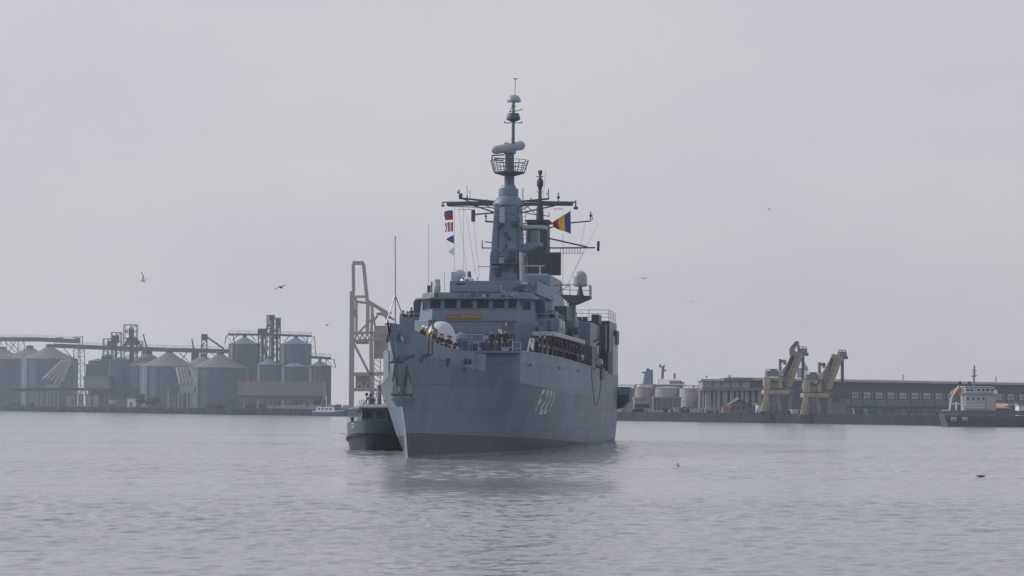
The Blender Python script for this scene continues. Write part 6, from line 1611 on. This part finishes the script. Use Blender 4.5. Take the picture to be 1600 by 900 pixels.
s1_ = wb('deckhouse', 1505, 1553, 616.5, 645, -2.6, 3, 'tank'); s2_ = wb('bridge', 1505, 1551, 605.5, 615, -2.4, 2.8, 'tank'); wb('bridge_deck', 1502, 1558, 615, 616.5, -3.0, 3.4, 'tank'); wb('deckhouse_end', 1538, 1552, 619, 645.5, -2.9, -2.5, 'tank'); wb('bridge_roof', 1504, 1550, 603.5, 605.5, -2.6, 3, 'eave')
for k, x in enumerate((1509,1515,1526,1533,1540,1547)):
    a = pl.P(x, 609.5); window(s2_, (a.x,-2.42,a.z), (1,0,0), (0,0,1), .7, .55, (0,-1,0), frame=M['white'])
for k in range(4):
    a = pl.P(1509+k*8, 623); window(s1_, (a.x,-2.62,a.z), (1,0,0), (0,0,1), .45, .5, (0,-1,0), frame=M['tank'])
A, Bq = pl.P(1488,617), pl.P(1500,608); d = (Bq-A).normalized(); nn = Vector((-d.z,0,d.x))
mb = MB(); n_ = 10
for x, r in ((-.5,.1),(-.3,.55),(.1,.78),((Bq-A).length-.2,.78),((Bq-A).length+.2,.55),((Bq-A).length+.4,.1)):
    for i in range(n_): t = 2*math.pi*i/n_; p = A+d*x+nn*(r*math.cos(t))+Vector((0,r*math.sin(t),0)); mb.v.append(tuple(p))
for k in range(5):
    for i in range(n_): mb.f.append((k*n_+i,k*n_+(i+1)%n_,(k+1)*n_+(i+1)%n_,(k+1)*n_+i)); mb.m.append(0)
lb_ = pl.part('lifeboat', mb, 'orange', True)
bars(pl, 'davit', [((1484,640),(1486,622),.35),((1486,622),(1498,603),.3),((1494,641),(1494,628),.3),((1484,631),(1505,631),.25),((1505,642),(1505,631),.3)], 'white', dys=(-1.5,1.5))
bars(pl, 'rail_post', [((1505,637),(1538,637),.12),((1505,633),(1538,633),.12),((1472,641),(1484,641),.2)], 'white', dys=(-3.2,))
bars(pl, 'mast', [((1521.5,604),(1522.5,571),.35),((1518,588),(1526,587),.3),((1519,579),(1525.5,579),.2),((1520,583),(1524.5,583),.2)], 'lattice', dys=(0,))
bars(pl, 'exhaust', [((1501,603),(1499,596),.6),((1516,604),(1514,596),.5)], 'mastblack', dys=(0,))
bars(pl, 'bridge_wing', [((1551,613),(1557.5,611.5),.8)], 'white', dys=(-2,2))
# small buildings behind the workboat
pl = Place('orange_roofed_shed', 'low shed with faded orange roof behind the workboat', 'shed', 1574, 12)
A, Bq = pl.P(1554,638.5), pl.P(1584,632)
mb = MB(); mb.hexa([(A.x,-1,A.z),(pl.P(1577,638).x,-1,A.z),(Bq.x,7,Bq.z),(A.x,7,Bq.z),(A.x,-1,A.z+.25),(pl.P(1577,638).x,-1,A.z+.25),(Bq.x,7,Bq.z+.25),(A.x,7,Bq.z+.25)]); pl.part('roof', mb, 'redroof')
mb = MB(); mb.prism([(A.x+.2,-.1),(pl.P(1596,640).x,-.1),(pl.P(1596,640).x,pl.P(1600,636).z),(pl.P(1586,632).x,Bq.z),(A.x+.2,A.z)], 'y', .2, 7); pl.part('wall', mb, 'ware2')
shed('white_cabin', 'small white cabin at the right photo edge', 'cabin', 1592, 1606, 633, 642, 8, 4, wall='white', roof='concrete')
# piles and containers on the right quay, so the edge is not bare
for k, (x0, x1, yt, m_, lb) in enumerate(((1098,1104,642,'bluepaint','blue skip at the left foot of the column terminal'),(1106,1114,643,'bluepaint','second blue skip below the column terminal'),(1184,1191,646,'silo','grey crate left of the first yellow crane'),
        (1238,1246,642,'white','white hut between the yellow cranes'),(1262,1272,645,'darkyellow','rusty bin under the right yellow crane'),(1335,1352,640,'ware2','grey container in front of the warehouse'),(1355,1370,642,'silo','lower grey container in front of the warehouse'))):
    shed('container', lb, 'container', x0, x1, yt, 655, 4, 3, wall=m_, roof=m_)
for k, px in enumerate((1010, 1120, 1230, 1345, 1420, 1465)):
    pl = Place('mooring_bollard', ('first','second','third','fourth','fifth','sixth')[k] + ' mooring bollard from the warship along the right quay', 'bollard', px, 1.2, 'bollards on the right quay')
    mb = MB(); mb.lathe((0,0,0), [(.35,0),(.28,.2),(.25,.55),(.42,.62),(.42,.8),(.2,.9)], 12); pl.part('post', mb, 'rubber', True)

# ------------------------------------------------------------------ the air over the harbour
HM = bpy.data.materials.new('haze'); HM.use_nodes = True
ht = HM.node_tree; ht.nodes.clear()
pv_ = ht.nodes.new('ShaderNodeVolumePrincipled'); pv_.inputs['Color'].default_value = (.82, .91, 1.0, 1); pv_.inputs['Density'].default_value = .00020
pv_.inputs['Anisotropy'].default_value = .35
ho = ht.nodes.new('ShaderNodeOutputMaterial'); ht.links.new(pv_.outputs[0], ho.inputs['Volume'])
mb = MB(); mb.box(-3100, 3100, -200, 2700, -6, 90)
tag(mb.build('haze', HM), kind='stuff')
